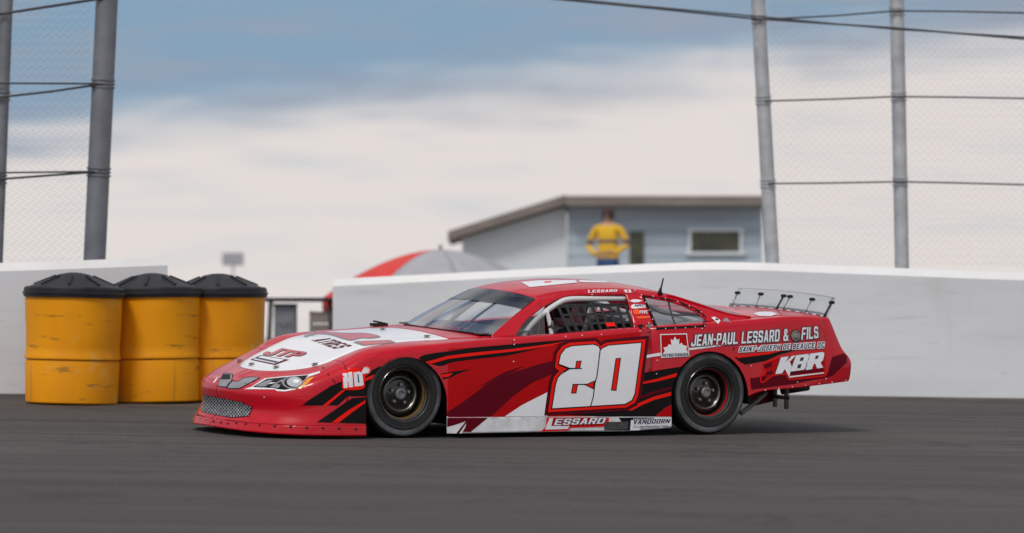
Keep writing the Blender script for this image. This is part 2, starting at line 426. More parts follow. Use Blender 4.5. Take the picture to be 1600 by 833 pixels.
# sand-filled crash barrels
def barrel(px, dist, label, H=1.0, r=.42, seed=0):
    a = at(px, 500, dist); z = track_z(a.x, a.y)
    mx = Matrix.Translation((a.x, a.y, z)) @ Matrix.Rotation(R(1.3) * math.sin(seed * 5), 4, 'Y') @ Matrix.Rotation(seed * 1.9, 4, 'Z')
    root = thing('crash_barrel', label, 'barrel', mx, 'yellow crash barrels at the wall opening')
    V, Fs = lathe([(.0, .0), (r * .93, 0), (r * .96, .012), (r * .985, .36), (r * .975, .372)], 40)
    link('lower_drum', V, Fs, 'yellow', root, angle=40)
    V, Fs = lathe([(r * .96, .372), (r * .955, .385), (r * 1.0, .39), (r * 1.004, .41), (r * .985, .425), (r * .987, .50), (r * .989, .58), (r * .991, .66), (r * .994, .74), (r * .997, .82), (r, .90), (r, .94), (r * 1.0, .955)], 40)
    V = [(lambda p, k: (p[0] * k, p[1] * k, p[2]))(p, 1 + .028 * noise.noise(Vector((p[0] * 2.2 + seed * 9, p[1] * 2.2, p[2] * 2.5)))) if .43 < p[2] < .93 else p for p in V]
    link('upper_drum', V, Fs, 'yellow', root, angle=40)
    V, Fs = lathe([(r * 1.0, .93), (r * 1.05, .93), (r * 1.055, .945), (r * 1.05, 1.005), (r * 1.02, 1.02), (r * .93, 1.025), (r * .3, 1.135), (r * .12, 1.15), (0.001, 1.152)], 40)
    lid = link('lid', V, Fs, 'lid', root, angle=35)
    V, Fs = lathe([(r * 1.056, .952), (r * 1.075, .956), (r * 1.075, .972), (r * 1.056, .976)], 40)
    link('rim_band', V, Fs, 'lid', lid, angle=30)
    for k in range(8):
        v, f = box((r * .62, 0, 1.082), (r * .5, .02, .018)); rot = Matrix.Rotation(k * math.pi / 4 + .2, 4, 'Z') @ Matrix.Rotation(math.atan2(.11, r * .63), 4, 'Y')
        v = [Matrix.Rotation(k * math.pi / 4 + .2, 4, 'Z') @ (Vector((r * .62, 0, 1.082)) + (Matrix.Rotation(math.atan2(.11, r * .63), 3, 'Y') @ (Vector(q) - Vector((r * .62, 0, 1.082))))) for q in v]
        link('rib', v, f, 'lid', lid, smooth=False)
    return root
barrel(112, 33.25, 'yellow barrel nearest the left frame edge, in front of its neighbours', seed=.3)
barrel(240, 33.8, 'middle yellow barrel with black lid, between two others', seed=1.1)
barrel(343, 34.25, 'yellow barrel nearest the nose of the race car', seed=2.0)

# catch fences
def leaning_post(root, px0, px1, dist, wd, m, top=-60, bands=()):
    a = at(px0, top, dist); b = at(px1, 400, dist)
    g = a + (b - a) * ((a.z - 0.05) / (a.z - b.z)); g.z = 0.05
    V, Fs = tube([g, a], wd / 2, 14); p = link('post', V, Fs, m, root, angle=40)
    for py in bands:
        t = (py - top) / (400 - top); c = a + (b - a) * t; d = (a - b).normalized()
        for s in (-.035, .0, .035):
            V, Fs = tube([c + d * (s - .007), c + d * (s + .007)], wd / 2 + .012, 12); link('clamp_band', V, Fs, m, p, angle=40)
    return a, b
def cable(root, pts, r=.0095):
    V, Fs = tube(pts, r, 6); return link('cable', V, Fs, 'cable', root)
def chain_link(root, corner, ux, width, height, cell=.075, r=.0022):
    # zig-zag wires woven side by side; corner: lower left; ux: unit vector along the fence
    parts = []; n = int(width / cell); up = Vector((0, 0, 1)); nor = ux.cross(up)
    m = int(height / cell * 2)
    for i in range(n):
        V, Fs = [], []
        for j in range(m + 1):
            c = corner + ux * (i * cell + (cell * 1.02 if j % 2 else -cell * .02)) + up * (j * cell / 2) + nor * (.003 if j % 2 else -.003)
            V += [c + ux * r, c - ux * r * .6 + nor * r, c - ux * r * .6 - nor * r]
        for j in range(m):
            a, b = j * 3, j * 3 + 3
            for k in range(3): Fs.append((a + k, a + (k + 1) % 3, b + (k + 1) % 3, b + k))
        parts.append((V, Fs))
    V, Fs = merge(parts)
    o = link('chain_link_mesh', V, Fs, 'wire', root, smooth=False, weld=False); o['kind'] = 'stuff'; return o
fr = thing('catch_fence', 'tall chain link catch fence rising behind the wall, right of the hut', 'fence')
leaning_post(fr, 1181, 1206, 38.3, .145, 'galv', bands=(30, 157, 287))
leaning_post(fr, 1400, 1409, 38.3, .145, 'galv', bands=(18, 151, 284))
D1 = 38.2
cable(fr, [at(1176, 31, D1), at(1300, 25, D1), at(1400, 17, D1), at(1500, 18, D1), at(1760, 24, D1)])
cable(fr, [at(1196, 158, D1), at(1300, 155, D1), at(1400, 151, D1), at(1500, 152, D1), at(1760, 157, D1)])
cable(fr, [at(1200, 287, D1), at(1300, 286, D1), at(1405, 284, D1), at(1500, 286, D1), at(1760, 293, D1)])
D2 = 38.0
cable(fr, [at(820, -6, D2), at(1000, 11, D2), at(1176, 29, D2), at(1400, 44, D2), at(1600, 61, D2), at(1760, 74, D2)], .011)
cable(fr, [at(820, -9, D2), at(1000, 9, D2), at(1176, 25, D2), at(1400, 46, D2), at(1600, 58, D2), at(1760, 70, D2)], .008)
c0 = at(1204, 415, 38.35); chain_link(fr, c0, Vector((1, 0, 0)), 3.4, 2.95)
fl_ = thing('catch_fence', 'tall dark posted catch fence behind the yellow barrels', 'fence')
leaning_post(fl_, 170, 148, 35.6, .21, 'darkpost', bands=(131, 269))
leaning_post(fl_, 12, -6, 35.6, .13, 'darkpost', bands=(150, 280))
D3 = 35.5
cable(fl_, [at(-160, 129, D3), at(0, 130, D3), at(162, 131, D3)])
cable(fl_, [at(-160, 170, D3), at(0, 152, D3), at(80, 143, D3), at(162, 131, D3)], .012)
cable(fl_, [at(-160, 272, D3), at(0, 270, D3), at(158, 268, D3)])
cable(fl_, [at(-160, 290, D3), at(0, 280, D3), at(158, 268, D3)], .012)
cable(fl_, [at(-160, 48, D3), at(0, 22, D3), at(170, -4, D3)], .014)
c0 = at(-60, 408, 35.65); ch = chain_link(fl_, c0, Vector((1, 0, 0)), 1.24, 2.75)

# hut with lean-to behind the wall
DH = 62.0
hut = thing('trackside_hut', 'pale blue hut with flat brown roof and lean-to beyond the wall', 'building')
x0, x1 = at(888, 400, DH).x, at(1192, 400, DH).x; zt = at(900, 322, DH).z; zb = .25; y0 = DH - 30
nb = 13; bh = (zt - zb) / nb
wx0, wx1 = at(1078, 400, DH).x, at(1158, 400, DH).x; wz0, wz1 = at(0, 396, DH).z, at(0, 359, DH).z
dx0, dx1 = at(984, 400, DH).x, at(1006, 400, DH).x; dz1 = at(0, 362, DH).z
V, Fs = box(((x0 + x1) / 2, y0 + 1.6, (zb + zt) / 2), (x1 - x0 - .06, 3.0, zt - zb)); link('core', V, Fs, 'siding', hut, smooth=False)
for i in range(nb):
    a, b = zb + i * bh, zb + (i + 1) * bh - .012
    v, f = box(((x0 + x1) / 2, y0 + .085, (a + b) / 2), (x1 - x0, .03, b - a))
    v = [(p[0], p[1] + (.012 if p[2] > (a + b) / 2 else 0), p[2]) for p in v]
    link('siding_board', v, f, 'siding', hut, smooth=False)
def hut_window(a, b, c, d):
    v, f = box(((a + b) / 2, y0 + .06, (c + d) / 2), (b - a, .02, d - c)); wn = link('window', v, f, 'winglass', hut, smooth=False)
    fr_ = []
    for cc, ss in ((((a + b) / 2, d), (b - a + .1, .05)), (((a + b) / 2, c), (b - a + .14, .05))):
        fr_.append(box((cc[0], y0 + .045, cc[1]), (ss[0], .05, ss[1])))
    for xx in (a, b): fr_.append(box((xx, y0 + .046, (c + d) / 2), (.045, .05, d - c - .05)))
    v, f = merge(fr_); link('window_frame', v, f, 'panel', wn, smooth=False)
hut_window(wx0, wx1, wz0, wz1)
v, f = box(((dx0 + dx1) / 2, y0 + .06, (zb + dz1) / 2), (dx1 - dx0, .03, dz1 - zb)); link('doorway', v, f, 'winglass', hut, smooth=False)
rz0, rz1 = at(0, 323, DH).z, at(0, 307, DH).z
xr0, xr1 = at(884, 300, DH).x, at(1197, 300, DH).x
v, f = box(((xr0 + xr1) / 2, y0 + 1.4, (rz0 + rz1) / 2), (xr1 - xr0, 3.5, rz1 - rz0)); bevel(link('roof', v, f, 'roofm', hut, smooth=False), .015)
# lean-to: sloping roof board and pale end wall below it
a1, a2 = at(700, 369, DH), at(886, 312, DH)
th = .15
V = []
for yy in (y0 - .25, y0 + 3.1):
    V += [(a1.x, yy, a1.z - th / 2), (a2.x - .02, yy, a2.z - th / 2), (a2.x - .02, yy, a2.z + th / 2), (a1.x, yy, a1.z + th / 2)]
hexf = [(0, 1, 2, 3), (7, 6, 5, 4), (0, 4, 5, 1), (1, 5, 6, 2), (2, 6, 7, 3), (3, 7, 4, 0)]
link('lean_to_roof', V, hexf, 'roofm', hut, smooth=False)
b1 = at(722, 380, DH)
V = []
for yy in (y0 + .15, y0 + 2.9):
    V += [(b1.x, yy, zb), (x0 - .03, yy, zb), (x0 - .03, yy, a2.z - th / 2 - .03), (b1.x, yy, a1.z + (a2.z - a1.z) * (b1.x - a1.x) / (a2.x - a1.x) - th / 2 - .03)]
link('lean_to_wall', V, hexf, 'panel', hut, smooth=False)

# canopy: eight panels of red and grey canvas
DT = 50.0
top = at(688, 390, DT); can = thing('canopy_tent', 'red and grey domed canopy showing above the white wall', 'tent', Matrix.Translation((top.x, top.y, .25)))
hz = top.z - .25; Rr = 1.58; drop = at(0, 390, DT).z - at(0, 466, DT).z
for k in range(8):
    G = []
    for i in range(9):
        t = i / 8; rr = .03 + (Rr - .03) * t; zz = hz - drop * (t ** 1.75)
        row = []
        for j in range(7):
            s = j / 6; an = (k + s) * math.pi / 4 + .22; sag = 1 - .045 * t * math.sin(math.pi * s)
            row.append((rr * sag * math.cos(an), rr * sag * math.sin(an), zz - .03 * t * math.sin(math.pi * s)))
        G.append(row)
    G.append([(p[0], p[1], p[2] - .16) for p in G[-1]])
    V, Fs = flat(grid_polys(G))
    am = (k + .5) * math.pi / 4 + .22
    solid(link('canvas_panel', V, Fs, 'tentred' if math.cos(am) < -.25 else 'tentgrey', can, angle=50), .004)
V, Fs = tube([(0, 0, 0), (0, 0, hz + .06)], .025, 10); link('pole', V, Fs, 'steel', can)
V, Fs = lathe([(0.001, 0), (.28, 0), (.28, .05), (.06, .09), (.05, .2), (0.001, .2)], 20); link('base', V, Fs, 'lid', can, angle=40)

# folding table with gear, seen through the gap between barrel and wall
DG = 46.0
ga = at(408, 468, DG); gb = at(526, 468, DG); tz = paddock_z(ga.x, ga.y)
tb = thing('folding_table', 'low black topped table in the gap right of the barrels', 'table', Matrix.Translation(((ga.x + gb.x) / 2, ga.y + .3, tz)))
L_ = gb.x - ga.x; hh = ga.z - tz
v, f = box((0, 0, hh), (L_, .6, .045)); bevel(link('table_top', v, f, 'lid', tb, smooth=False), .01)
for sx in (-1, 1):
    for sy in (-1, 1):
        V, Fs = tube([(sx * (L_ / 2 - .06), sy * .24, 0), (sx * (L_ / 2 - .1), sy * .24, hh - .02)], .014, 8); link('leg', V, Fs, 'lid', tb)
bxr = thing('equipment_case', 'dark equipment case standing under the black topped table', 'case', Matrix.Translation((at(444, 490, DG).x, ga.y + .3, tz)))
chh = at(0, 478, DG).z - tz
v, f = box((0, 0, chh / 2 + .0), (.26, .4, chh)); bevel(link('case_body', v, f, 'darkpost', bxr, smooth=False), .015)
v, f = box((0, 0, chh + .012), (.275, .415, .03)); bevel(link('case_lid', v, f, 'flatblack', bxr, smooth=False), .008)
V, Fs = tube([(-.07, -.2, chh * .75), (-.07, -.235, chh * .75), (.07, -.235, chh * .75), (.07, -.2, chh * .75)], .008, 6); link('handle', V, Fs, 'steel', bxr)
bc = thing('storage_crate', 'brown crate at the right end of the black topped table', 'crate', Matrix.Translation((at(502, 500, DG).x, ga.y + .3, tz)))
chh = at(0, 486, DG).z - tz
for i in range(5):
    v, f = box((0, -.17, chh * (i + .5) / 5), (.3, .02, chh / 5 - .015)); link('slat', v, f, 'roofm', bc, smooth=False)
    v, f = box((0, .17, chh * (i + .5) / 5), (.3, .02, chh / 5 - .015)); link('slat', v, f, 'roofm', bc, smooth=False)
for sx in (-.14, .14):
    v, f = box((sx, 0, chh / 2), (.02, .318, chh)); link('end_panel', v, f, 'roofm', bc, smooth=False)
# little board on a post far off in the gap
DB = 70.0
bo = at(364, 405, DB); sg = thing('notice_board', 'small pale board on a post far beyond the barrels', 'sign', Matrix.Translation((bo.x, bo.y, .25)))
v, f = box((0, 0, bo.z - .25), (.40, .03, .24)); link('board', v, f, 'tentgrey', sg, smooth=False)
V, Fs = tube([(0, .035, 0), (0, .035, bo.z - .2)], .025, 8); link('post', V, Fs, 'galv', sg)

# ------------------------------------------------------------------ people: a skinned skeleton baked to one mesh
def skinned(name, verts, edges, radii, subs, matfun, mats, parent, root_i=0):
    me = bpy.data.meshes.new(name); me.from_pydata(verts, edges, [])
    o = bpy.data.objects.new(name, me); COL.objects.link(o)
    sk = o.modifiers.new('skin', 'SKIN'); sk.use_smooth_shade = True
    for i, r in enumerate(radii):
        r = r if isinstance(r, tuple) else (r, r)
        me.skin_vertices[0].data[i].radius = r; me.skin_vertices[0].data[i].use_root = (i == root_i)
    sb = o.modifiers.new('sub', 'SUBSURF'); sb.levels = subs; sb.render_levels = subs
    dg = bpy.context.evaluated_depsgraph_get()
    nm = bpy.data.meshes.new_from_object(o.evaluated_get(dg)); o.modifiers.clear()
    o.data = nm; nm.materials.clear()
    for m in mats: nm.materials.append(M[m])
    for p in nm.polygons: p.material_index = matfun(p.center); p.use_smooth = True
    if parent is not None: o.parent = parent
    return o
DPn = 59.0
hd = at(950, 326, DPn)
ps = thing('person', 'person in a yellow jacket with navy band standing behind the wall', 'person', Matrix.Translation((hd.x, hd.y, hd.z - 1.76)) @ Matrix.Rotation(R(-12), 4, 'Z'))
vs = [(0, 0, .95), (0, 0, 1.12), (0, -.01, 1.32), (0, 0, 1.46), (0, -.01, 1.54), (0, -.02, 1.63), (0, -.015, 1.71),
      (.2, 0, 1.43), (.31, .0, 1.19), (.16, -.2, 1.07), (.05, -.27, 1.07),
      (-.2, 0, 1.43), (-.32, .02, 1.17), (-.19, -.2, 1.05), (-.07, -.28, 1.05),
      (.1, 0, .88), (.11, -.02, .48), (.12, 0, .09), (.12, -.16, .04), (-.1, 0, .88), (-.11, -.02, .48), (-.12, 0, .09), (-.12, -.16, .04)]
es = [(0, 1), (1, 2), (2, 3), (3, 4), (4, 5), (5, 6), (3, 7), (7, 8), (8, 9), (9, 10), (3, 11), (11, 12), (12, 13), (13, 14), (0, 15), (15, 16), (16, 17), (17, 18), (0, 19), (19, 20), (20, 21), (21, 22)]
rd = [(.17, .12), (.165, .12), (.19, .13), (.14, .1), .058, (.085, .1), (.075, .09), (.07, .07), .05, .04, .034, (.07, .07), .05, .04, .034, .1, .07, .05, .045, .1, .07, .05, .045]
def pm(c):
    if c.z > 1.5: return 3
    if c.z < .1: return 4
    if abs(c.x) < .13 and c.y < -.225 and c.z < 1.2: return 3
    if c.z < .98: return 2
    return 1 if 1.2 < c.z < 1.27 else 0
skinned('body', vs, es, rd, 2, pm, ['shirt', 'jacketnavy', 'jeans', 'skin', 'lid'], ps)
V, Fs = lathe([(.001, .125), (.06, .115), (.1, .07), (.108, .02), (.105, -.02), (.09, -.08)], 20)
V = [(p[0] * .95, p[1] * 1.12 + .012, p[2] + 1.665) for p in V]; link('hair', V, Fs, 'hair', ps)
for sx in (-1, 1):
    for k in range(4):
        V, Fs = tube([(sx * .06 - sx * k * .0, -.27, 1.085 - k * .018), (sx * .03, -.305, 1.08 - k * .018), (sx * .005, -.315, 1.06 - k * .016)], [.009, .009, .007], 6); link('finger', V, Fs, 'skin', ps)
for sx in (-1, 1):
    V, Fs = lathe([(.001, -.006), (.009, 0), (.001, .006)], 8); V = [(p[0] + sx * .032, p[1] - .112, p[2] + 1.655) for p in V]; link('eye', V, Fs, 'hair', ps)
V, Fs = tube([(0, -.1, 1.655), (0, -.135, 1.625), (0, -.11, 1.615)], [.008, .014, .01], 8); link('nose', V, Fs, 'skin', ps)

# ================================================================== the race car (x forward, y to its left, z up from the track)
car = thing('race_car', 'red and white number 20 stock race car on the asphalt', 'race car', CARM)
def roll(p): return (p[0], p[1], p[2] + (.9 - p[1]) * .03 * min(1, max(0, p[2] / .3)))
def unroll_z(y, z): return z - (.9 - y) * .03
# stations round the left half, nose centre to tail centre; seven levels from the lower edge up to the hood / belt / deck edge
ST = [
 [(2.52, 0, .05), (2.495, 0, .115), (2.455, 0, .19), (2.475, 0, .315), (2.43, 0, .372), (2.33, 0, .415), (2.21, 0, .463)],
 [(2.505, .25, .048), (2.48, .25, .113), (2.44, .25, .19), (2.455, .25, .315), (2.41, .25, .372), (2.29, .245, .415), (2.185, .23, .466)],
 [(2.45, .52, .042), (2.425, .52, .11), (2.38, .51, .19), (2.39, .52, .317), (2.335, .51, .378), (2.20, .48, .428), (2.085, .44, .483)],
 [(2.34, .74, .036), (2.315, .735, .108), (2.275, .725, .19), (2.27, .737, .322), (2.22, .72, .392), (2.10, .65, .455), (1.965, .575, .515)],
 [(2.16, .875, .03), (2.145, .87, .105), (2.115, .86, .19), (2.10, .862, .33), (2.06, .845, .43), (1.97, .755, .50), (1.86, .63, .552)],
 [(1.95, .94, .026), (1.945, .935, .105), (1.925, .925, .2), (1.91, .917, .35), (1.87, .895, .49), (1.80, .80, .575), (1.72, .655, .612)],
 [(1.68, .96, .024), (1.68, .955, .105), (1.675, .95, .22), (1.67, .94, .40), (1.645, .917, .60), (1.60, .815, .668), (1.55, .665, .672)],
 [(1.33, .965, .03), (1.33, .962, .105), (1.33, .957, .25), (1.33, .947, .45), (1.32, .922, .655), (1.30, .825, .705), (1.27, .67, .712)],
 [(1.00, .965, .035), (1.0, .963, .11), (1.0, .959, .26), (1.0, .948, .48), (1.0, .922, .69), (.98, .83, .725), (.95, .69, .733)],
 [(.60, .965, .038), (.60, .964, .12), (.60, .960, .28), (.60, .950, .51), (.60, .922, .728), (.60, .85, .75), (.60, .77, .754)],
 [(.00, .965, .042), (.0, .965, .13), (.0, .961, .30), (.0, .951, .54), (.0, .922, .765), (.0, .855, .784), (.0, .785, .787)],
 [(-.70, .965, .046), (-.70, .965, .14), (-.70, .961, .32), (-.70, .951, .58), (-.70, .922, .82), (-.70, .855, .836), (-.70, .785, .839)],
 [(-1.33, .962, .12), (-1.33, .962, .22), (-1.33, .958, .38), (-1.33, .948, .63), (-1.33, .918, .862), (-1.33, .85, .878), (-1.33, .775, .881)],
 [(-1.72, .955, .325), (-1.72, .953, .385), (-1.72, .949, .49), (-1.72, .936, .69), (-1.72, .910, .89), (-1.72, .84, .905), (-1.72, .755, .908)],
 [(-2.12, .940, .368), (-2.12, .938, .42), (-2.12, .934, .52), (-2.10, .92, .71), (-2.08, .895, .915), (-2.08, .83, .93), (-2.08, .74, .933)],
 [(-2.56, .905, .410), (-2.575, .905, .46), (-2.575, .903, .575), (-2.51, .89, .70), (-2.435, .868, .908), (-2.43, .815, .924), (-2.425, .735, .928)],
 [(-2.675, .82, .418), (-2.69, .82, .47), (-2.69, .82, .585), (-2.60, .80, .69), (-2.49, .785, .900), (-2.48, .74, .922), (-2.47, .68, .929)],
 [(-2.71, .45, .42), (-2.73, .45, .47), (-2.73, .45, .585), (-2.60, .45, .72), (-2.515, .45, .905), (-2.50, .44, .929), (-2.49, .42, .935)],
 [(-2.72, 0, .42), (-2.74, 0, .47), (-2.74, 0, .585), (-2.61, 0, .72), (-2.52, 0, .908), (-2.505, 0, .932), (-2.495, 0, .938)]]
NS, NLV = 8, 6
def fl(a): return (a[0], -a[1], a[2])
ext = [[fl(p) for p in ST[1]]] + ST + [[fl(p) for p in ST[-2]]]
rows = []
cols = [spline([s[l] for s in ext], NS) for l in range(7)]
for i in range(NS, len(cols[0]) - NS):
    rows.append([tuple(q) for q in spline([cols[l][i] for l in range(7)], NLV)])
EDGE = [r[-1] for r in rows]                             # inner top edge: hood, belt, deck
bx_ = np.array([-e[0] for e in EDGE]); order = np.argsort(bx_)
def belt_y(x): return float(np.interp(-x, bx_[order], np.array([e[1] for e in EDGE])[order]))
def belt_z(x): return float(np.interp(-x, bx_[order], np.array([e[2] for e in EDGE])[order]))
def arch(cx, cz, rx, rz): return [(cx + rx * math.cos(t), cz + rz * math.sin(t)) for t in np.linspace(0, math.pi, 33)] + [(cx - rx, -.2), (cx + rx, -.2)]
FW_X, RW_X, WR = 1.332, -1.332, .3325
side = grid_polys(rows)
BODY = [[roll(p) for p in q] for q in side] + [[roll(fl(p)) for p in q[::-1]] for q in side]   # target for the print, before the openings are cut
ARCHES = [arch(1.333, .27, .338, .346), arch(-1.315, .295, .352, .365)]
for a_ in ARCHES: side = subtract(side, a_)
def panel(name, polys, m, label=None, th=.006, right=True, angle=38):
    for sgn in ((1, -1) if right else (1,)):
        P = [[roll((p[0], p[1] * sgn, p[2])) for p in (q if sgn > 0 else q[::-1])] for q in polys]
        if name in ('splitter_lip', 'greenhouse_side') and sgn > 0: BODY.extend(P)
        V, Fs = flat(P)
        o = link(name, V, Fs, m, car, angle=angle)
        if th: solid(o, th)
    return o
def zsplit(polys, z, keep_low):
    o = []
    for P in polys:
        q = clip_half(P, (0, 1), z, keep_low)
        if len(q) > 2: o.append(q)
    return o
XN, XD, XQ, XB = 1.815, .42, -.785, -2.40
gap = .0018
nose = slab(side, XN + gap, 9)
lipz = .102
panel('nose_cover', zsplit(nose, lipz, False), 'red')
fender = slab(side, XD + gap, XN - gap)
lip2 = slab(side, 1.5, 9)
panel('splitter_lip', [[(p[0] + .006 * (1 if p[0] > 1.7 else 0), p[1] * 1.006, p[2]) for p in q] for q in zsplit(lip2, lipz - .001, True)], 'red', angle=30)
fA = slab(fender, 1.5, XN); fB = slab(fender, XD + gap, 1.5)
SK = .168
panel('front_fender', zsplit(fA, lipz, False) + zsplit(fB, SK + .0015, False), 'red')
door = slab(side, XQ + gap, XD - gap)
panel('door', zsplit(door, SK + .0015, False), 'red')
quarter = slab(side, XB + gap, XQ - gap); qa = slab(quarter, -1.1, XQ); qb = slab(quarter, XB + gap, -1.1)
panel('quarter_panel', zsplit(qa, SK + .0015, False) + qb, 'red')
panel('side_skirt', zsplit(slab(side, -1.1, 1.2), SK - .0015, True), 'scuffed')
panel('rear_bumper', slab(side, -9, XB - gap), 'red')

# hood, cowl and deck: rows between the left and right inner edges
def top_rows(pts, crown, n=20, dz=-.001):
    G = []
    for e in pts:
        w_ = max(e[1], 1e-4)
        G.append([(e[0], w_ * (1 - 2 * j / n), e[2] + dz + crown * (w_ / .7) ** 2 * (1 - (1 - 2 * j / n) ** 2)) for j in range(n + 1)])
    return G
def top_panel(name, pts, crown, m, n=20, th=.006):
    P = [[roll(p) for p in q] for q in grid_polys(top_rows(pts, crown, n))]
    BODY.extend(P); V, Fs = flat(P); o = link(name, V, Fs, m, car, angle=40)
    if th: solid(o, th)
    return o
XH = .86
hood_edge = [e for e in EDGE if e[0] > XH] ; hood_edge.append((XH + .002, belt_y(XH), belt_z(XH)))
top_panel('hood', hood_edge, .030, 'hoodwhite')
cowl_edge = [(XH - .002, belt_y(XH), belt_z(XH))] + [e for e in EDGE if .40 < e[0] < XH - .01]
top_panel('cowl', cowl_edge, .030, 'red')
i0 = min(i for i, e in enumerate(EDGE) if e[0] < -1.62)
deck_edge = EDGE[i0:]
top_panel('deck_lid', deck_edge, .018, 'red')

# greenhouse: side shells under a rail curve, roof, screens
RAIL = [(.53, .767), (.40, .85), (.23, .952), (.06, 1.044), (-.10, 1.085), (-.31, 1.108), (-.56, 1.122), (-.85, 1.120), (-1.10, 1.088), (-1.37, 1.012), (-1.60, .945), (-1.80, .9205)]
rail = [tuple(q) for q in spline(RAIL, 6)]
def shell_y(x, z): return belt_y(x) - .70 * max(0, z - belt_z(x))
G = []
for x, z in rail:
    zb_ = belt_z(x) - .004; z = max(z, zb_ + .001)
    G.append([(x, shell_y(x, zb_ + (z - zb_) * t), zb_ + (z - zb_) * t) for t in np.linspace(0, 1, 8)])
shell = grid_polys(G)
def on_shell(px, py):                                    # pixel of the photo -> (x, z) on the left side shell, before body roll
    d = CARI.to_3x3() @ pray(px, py); y = .7
    for _ in range(12):
        t = (y - CAM_IN_CAR.y) / d.y; q = CAM_IN_CAR + d * t; z = unroll_z(y, q.z); y = shell_y(q.x, z)
    return (q.x, z)
WIN = [on_shell(*p) for p in ((800, 529.5), (820, 502), (850, 478.5), (871, 467.5), (888, 462), (977, 460.5), (982, 472), (990, 518))]
QOUT = [(1002.5, 461), (1042, 466), (1065.5, 472.6), (1092.5, 485), (1102.6, 494), (1103.7, 507.5), (1101.5, 511), (1024, 515.5)]
QIN = [(1007, 464), (1042, 469.8), (1064, 476.3), (1089, 487.6), (1098.2, 496), (1098.8, 506), (1096, 508.3), (1027.5, 511.8)]
QWIN = [on_shell(*p) for p in QIN]
shell = subtract(subtract(shell, WIN), QWIN)
panel('greenhouse_side', shell, 'red', th=.012)
T = [(p[0], shell_y(p[0], p[1]), p[1]) for p in rail]    # rail in 3D
iA, iC = 3 * 6, 8 * 6
roofL = T[iA:iC + 1]
ROOFC = [(.16, 1.088), (.0, 1.130), (-.2, 1.158), (-.5, 1.176), (-.8, 1.168), (-1.05, 1.138), (-1.19, 1.112)]
cx_ = [a for a, b in ROOFC]
def roofc_z(x): return float(np.interp(-x, [-a for a in cx_], [b for a, b in ROOFC]))
roofc = [tuple(q) for q in spline(ROOFC, 6)]
G = []; nr = len(roofL)
for i, e in enumerate(roofL):
    c = roofc[int(round(i * (len(roofc) - 1) / (nr - 1)))]
    row = []
    for j in range(25):
        v = 1 - 2 * j / 24; b = 1 - abs(v) ** 2.6
        row.append((e[0] + (c[0] - e[0]) * (1 - v * v), e[1] * v, e[2] + (c[2 - 1] - e[2]) * b))
    G.append(row)
ROOFG = G
P = [[roll(p) for p in q] for q in grid_polys(G)]; BODY.extend(P); V, Fs = flat(P); solid(link('roof', V, Fs, 'red', car, angle=40), .008)
def screen(base, topc, nb=20, bow=.0):
    G = []
    for i in range(13):
        t = i / 12
        row = []
        for b, tpt in zip(base, topc):
            q = [b[k] + (tpt[k] - b[k]) * t for k in range(3)]; q[2] += bow * math.sin(math.pi * t)
            row.append(tuple(q))
        G.append(row)
    return G
vv = np.linspace(1, -1, 25)
wbase = [(.53 + .17 * (1 - v * v), T[0][1] * v, .769 + .012 * (1 - v * v)) for v in vv]
wtop = G[0]
WS = [[roll(p) for p in q] for q in grid_polys(screen(wbase, wtop, bow=.012))]
V, Fs = flat(WS); link('windshield', V, Fs, 'wind', car)
rbase = [(-1.80 - .10 * (1 - v * v), T[-1][1] * v, .922 + .018 * (1 - v * v)) for v in vv]
rtop = G[-1]
RS = screen(rtop, [rbase[i] for i in range(25)], bow=-.006)
# fill the shell side between roof end and deck with the rail itself, so the rear screen meets the C pillar
RS = []
for k in range(iC, len(T)):
    t = (k - iC) / (len(T) - 1 - iC); e = T[k]; row = []
    for j, v in enumerate(vv):
        cxx = rtop[12][0] + (rbase[12][0] - rtop[12][0]) * t; czz = rtop[12][2] + (rbase[12][2] - rtop[12][2]) * t
        row.append((e[0] + (cxx - e[0]) * (1 - v * v), e[1] * v, e[2] + (czz - e[2]) * (1 - abs(v) ** 2.6)))
    RS.append(row)
P = [[roll(p) for p in q] for q in grid_polys(RS)]; V, Fs = flat(P); link('rear_window', V, Fs, 'quarter', car)
# A pillars: flange between shell edge and windshield is the rail itself; trim tubes cover the joint
def trim(name, pts, r, m, right=True):
    for s in ((1, -1) if right else (1,)):
        V, Fs = tube([roll((p[0], p[1] * s, p[2])) for p in pts], r, 8); link(name, V, Fs, m, car)
trim('pillar_trim', [(p[0] - .004, p[1] - .005, p[2] - .004) for p in T[:iA + 1]], .008, 'red')
trim('rear_pillar_trim', T[iC:], .009, 'red')
trim('windshield_seal', [(p[0], p[1], p[2] + .002) for p in wbase], .006, 'black', right=False)

# side glass: panes set into the openings
def pane(name, xz, m, inset=.008, right=True):
    for s in ((1, -1) if right else (1,)):
        V = [roll((x, (shell_y(x, z) - inset) * s, z)) for x, z in xz]; link(name, V, [tuple(range(len(V)))], m, car, smooth=False)
pane('quarter_window', QWIN, 'quarter')
vent = [on_shell(*p) for p in ((800, 529.5), (820, 502), (850, 478.5), (853, 526))]
pane('vent_window', vent, 'quarter')

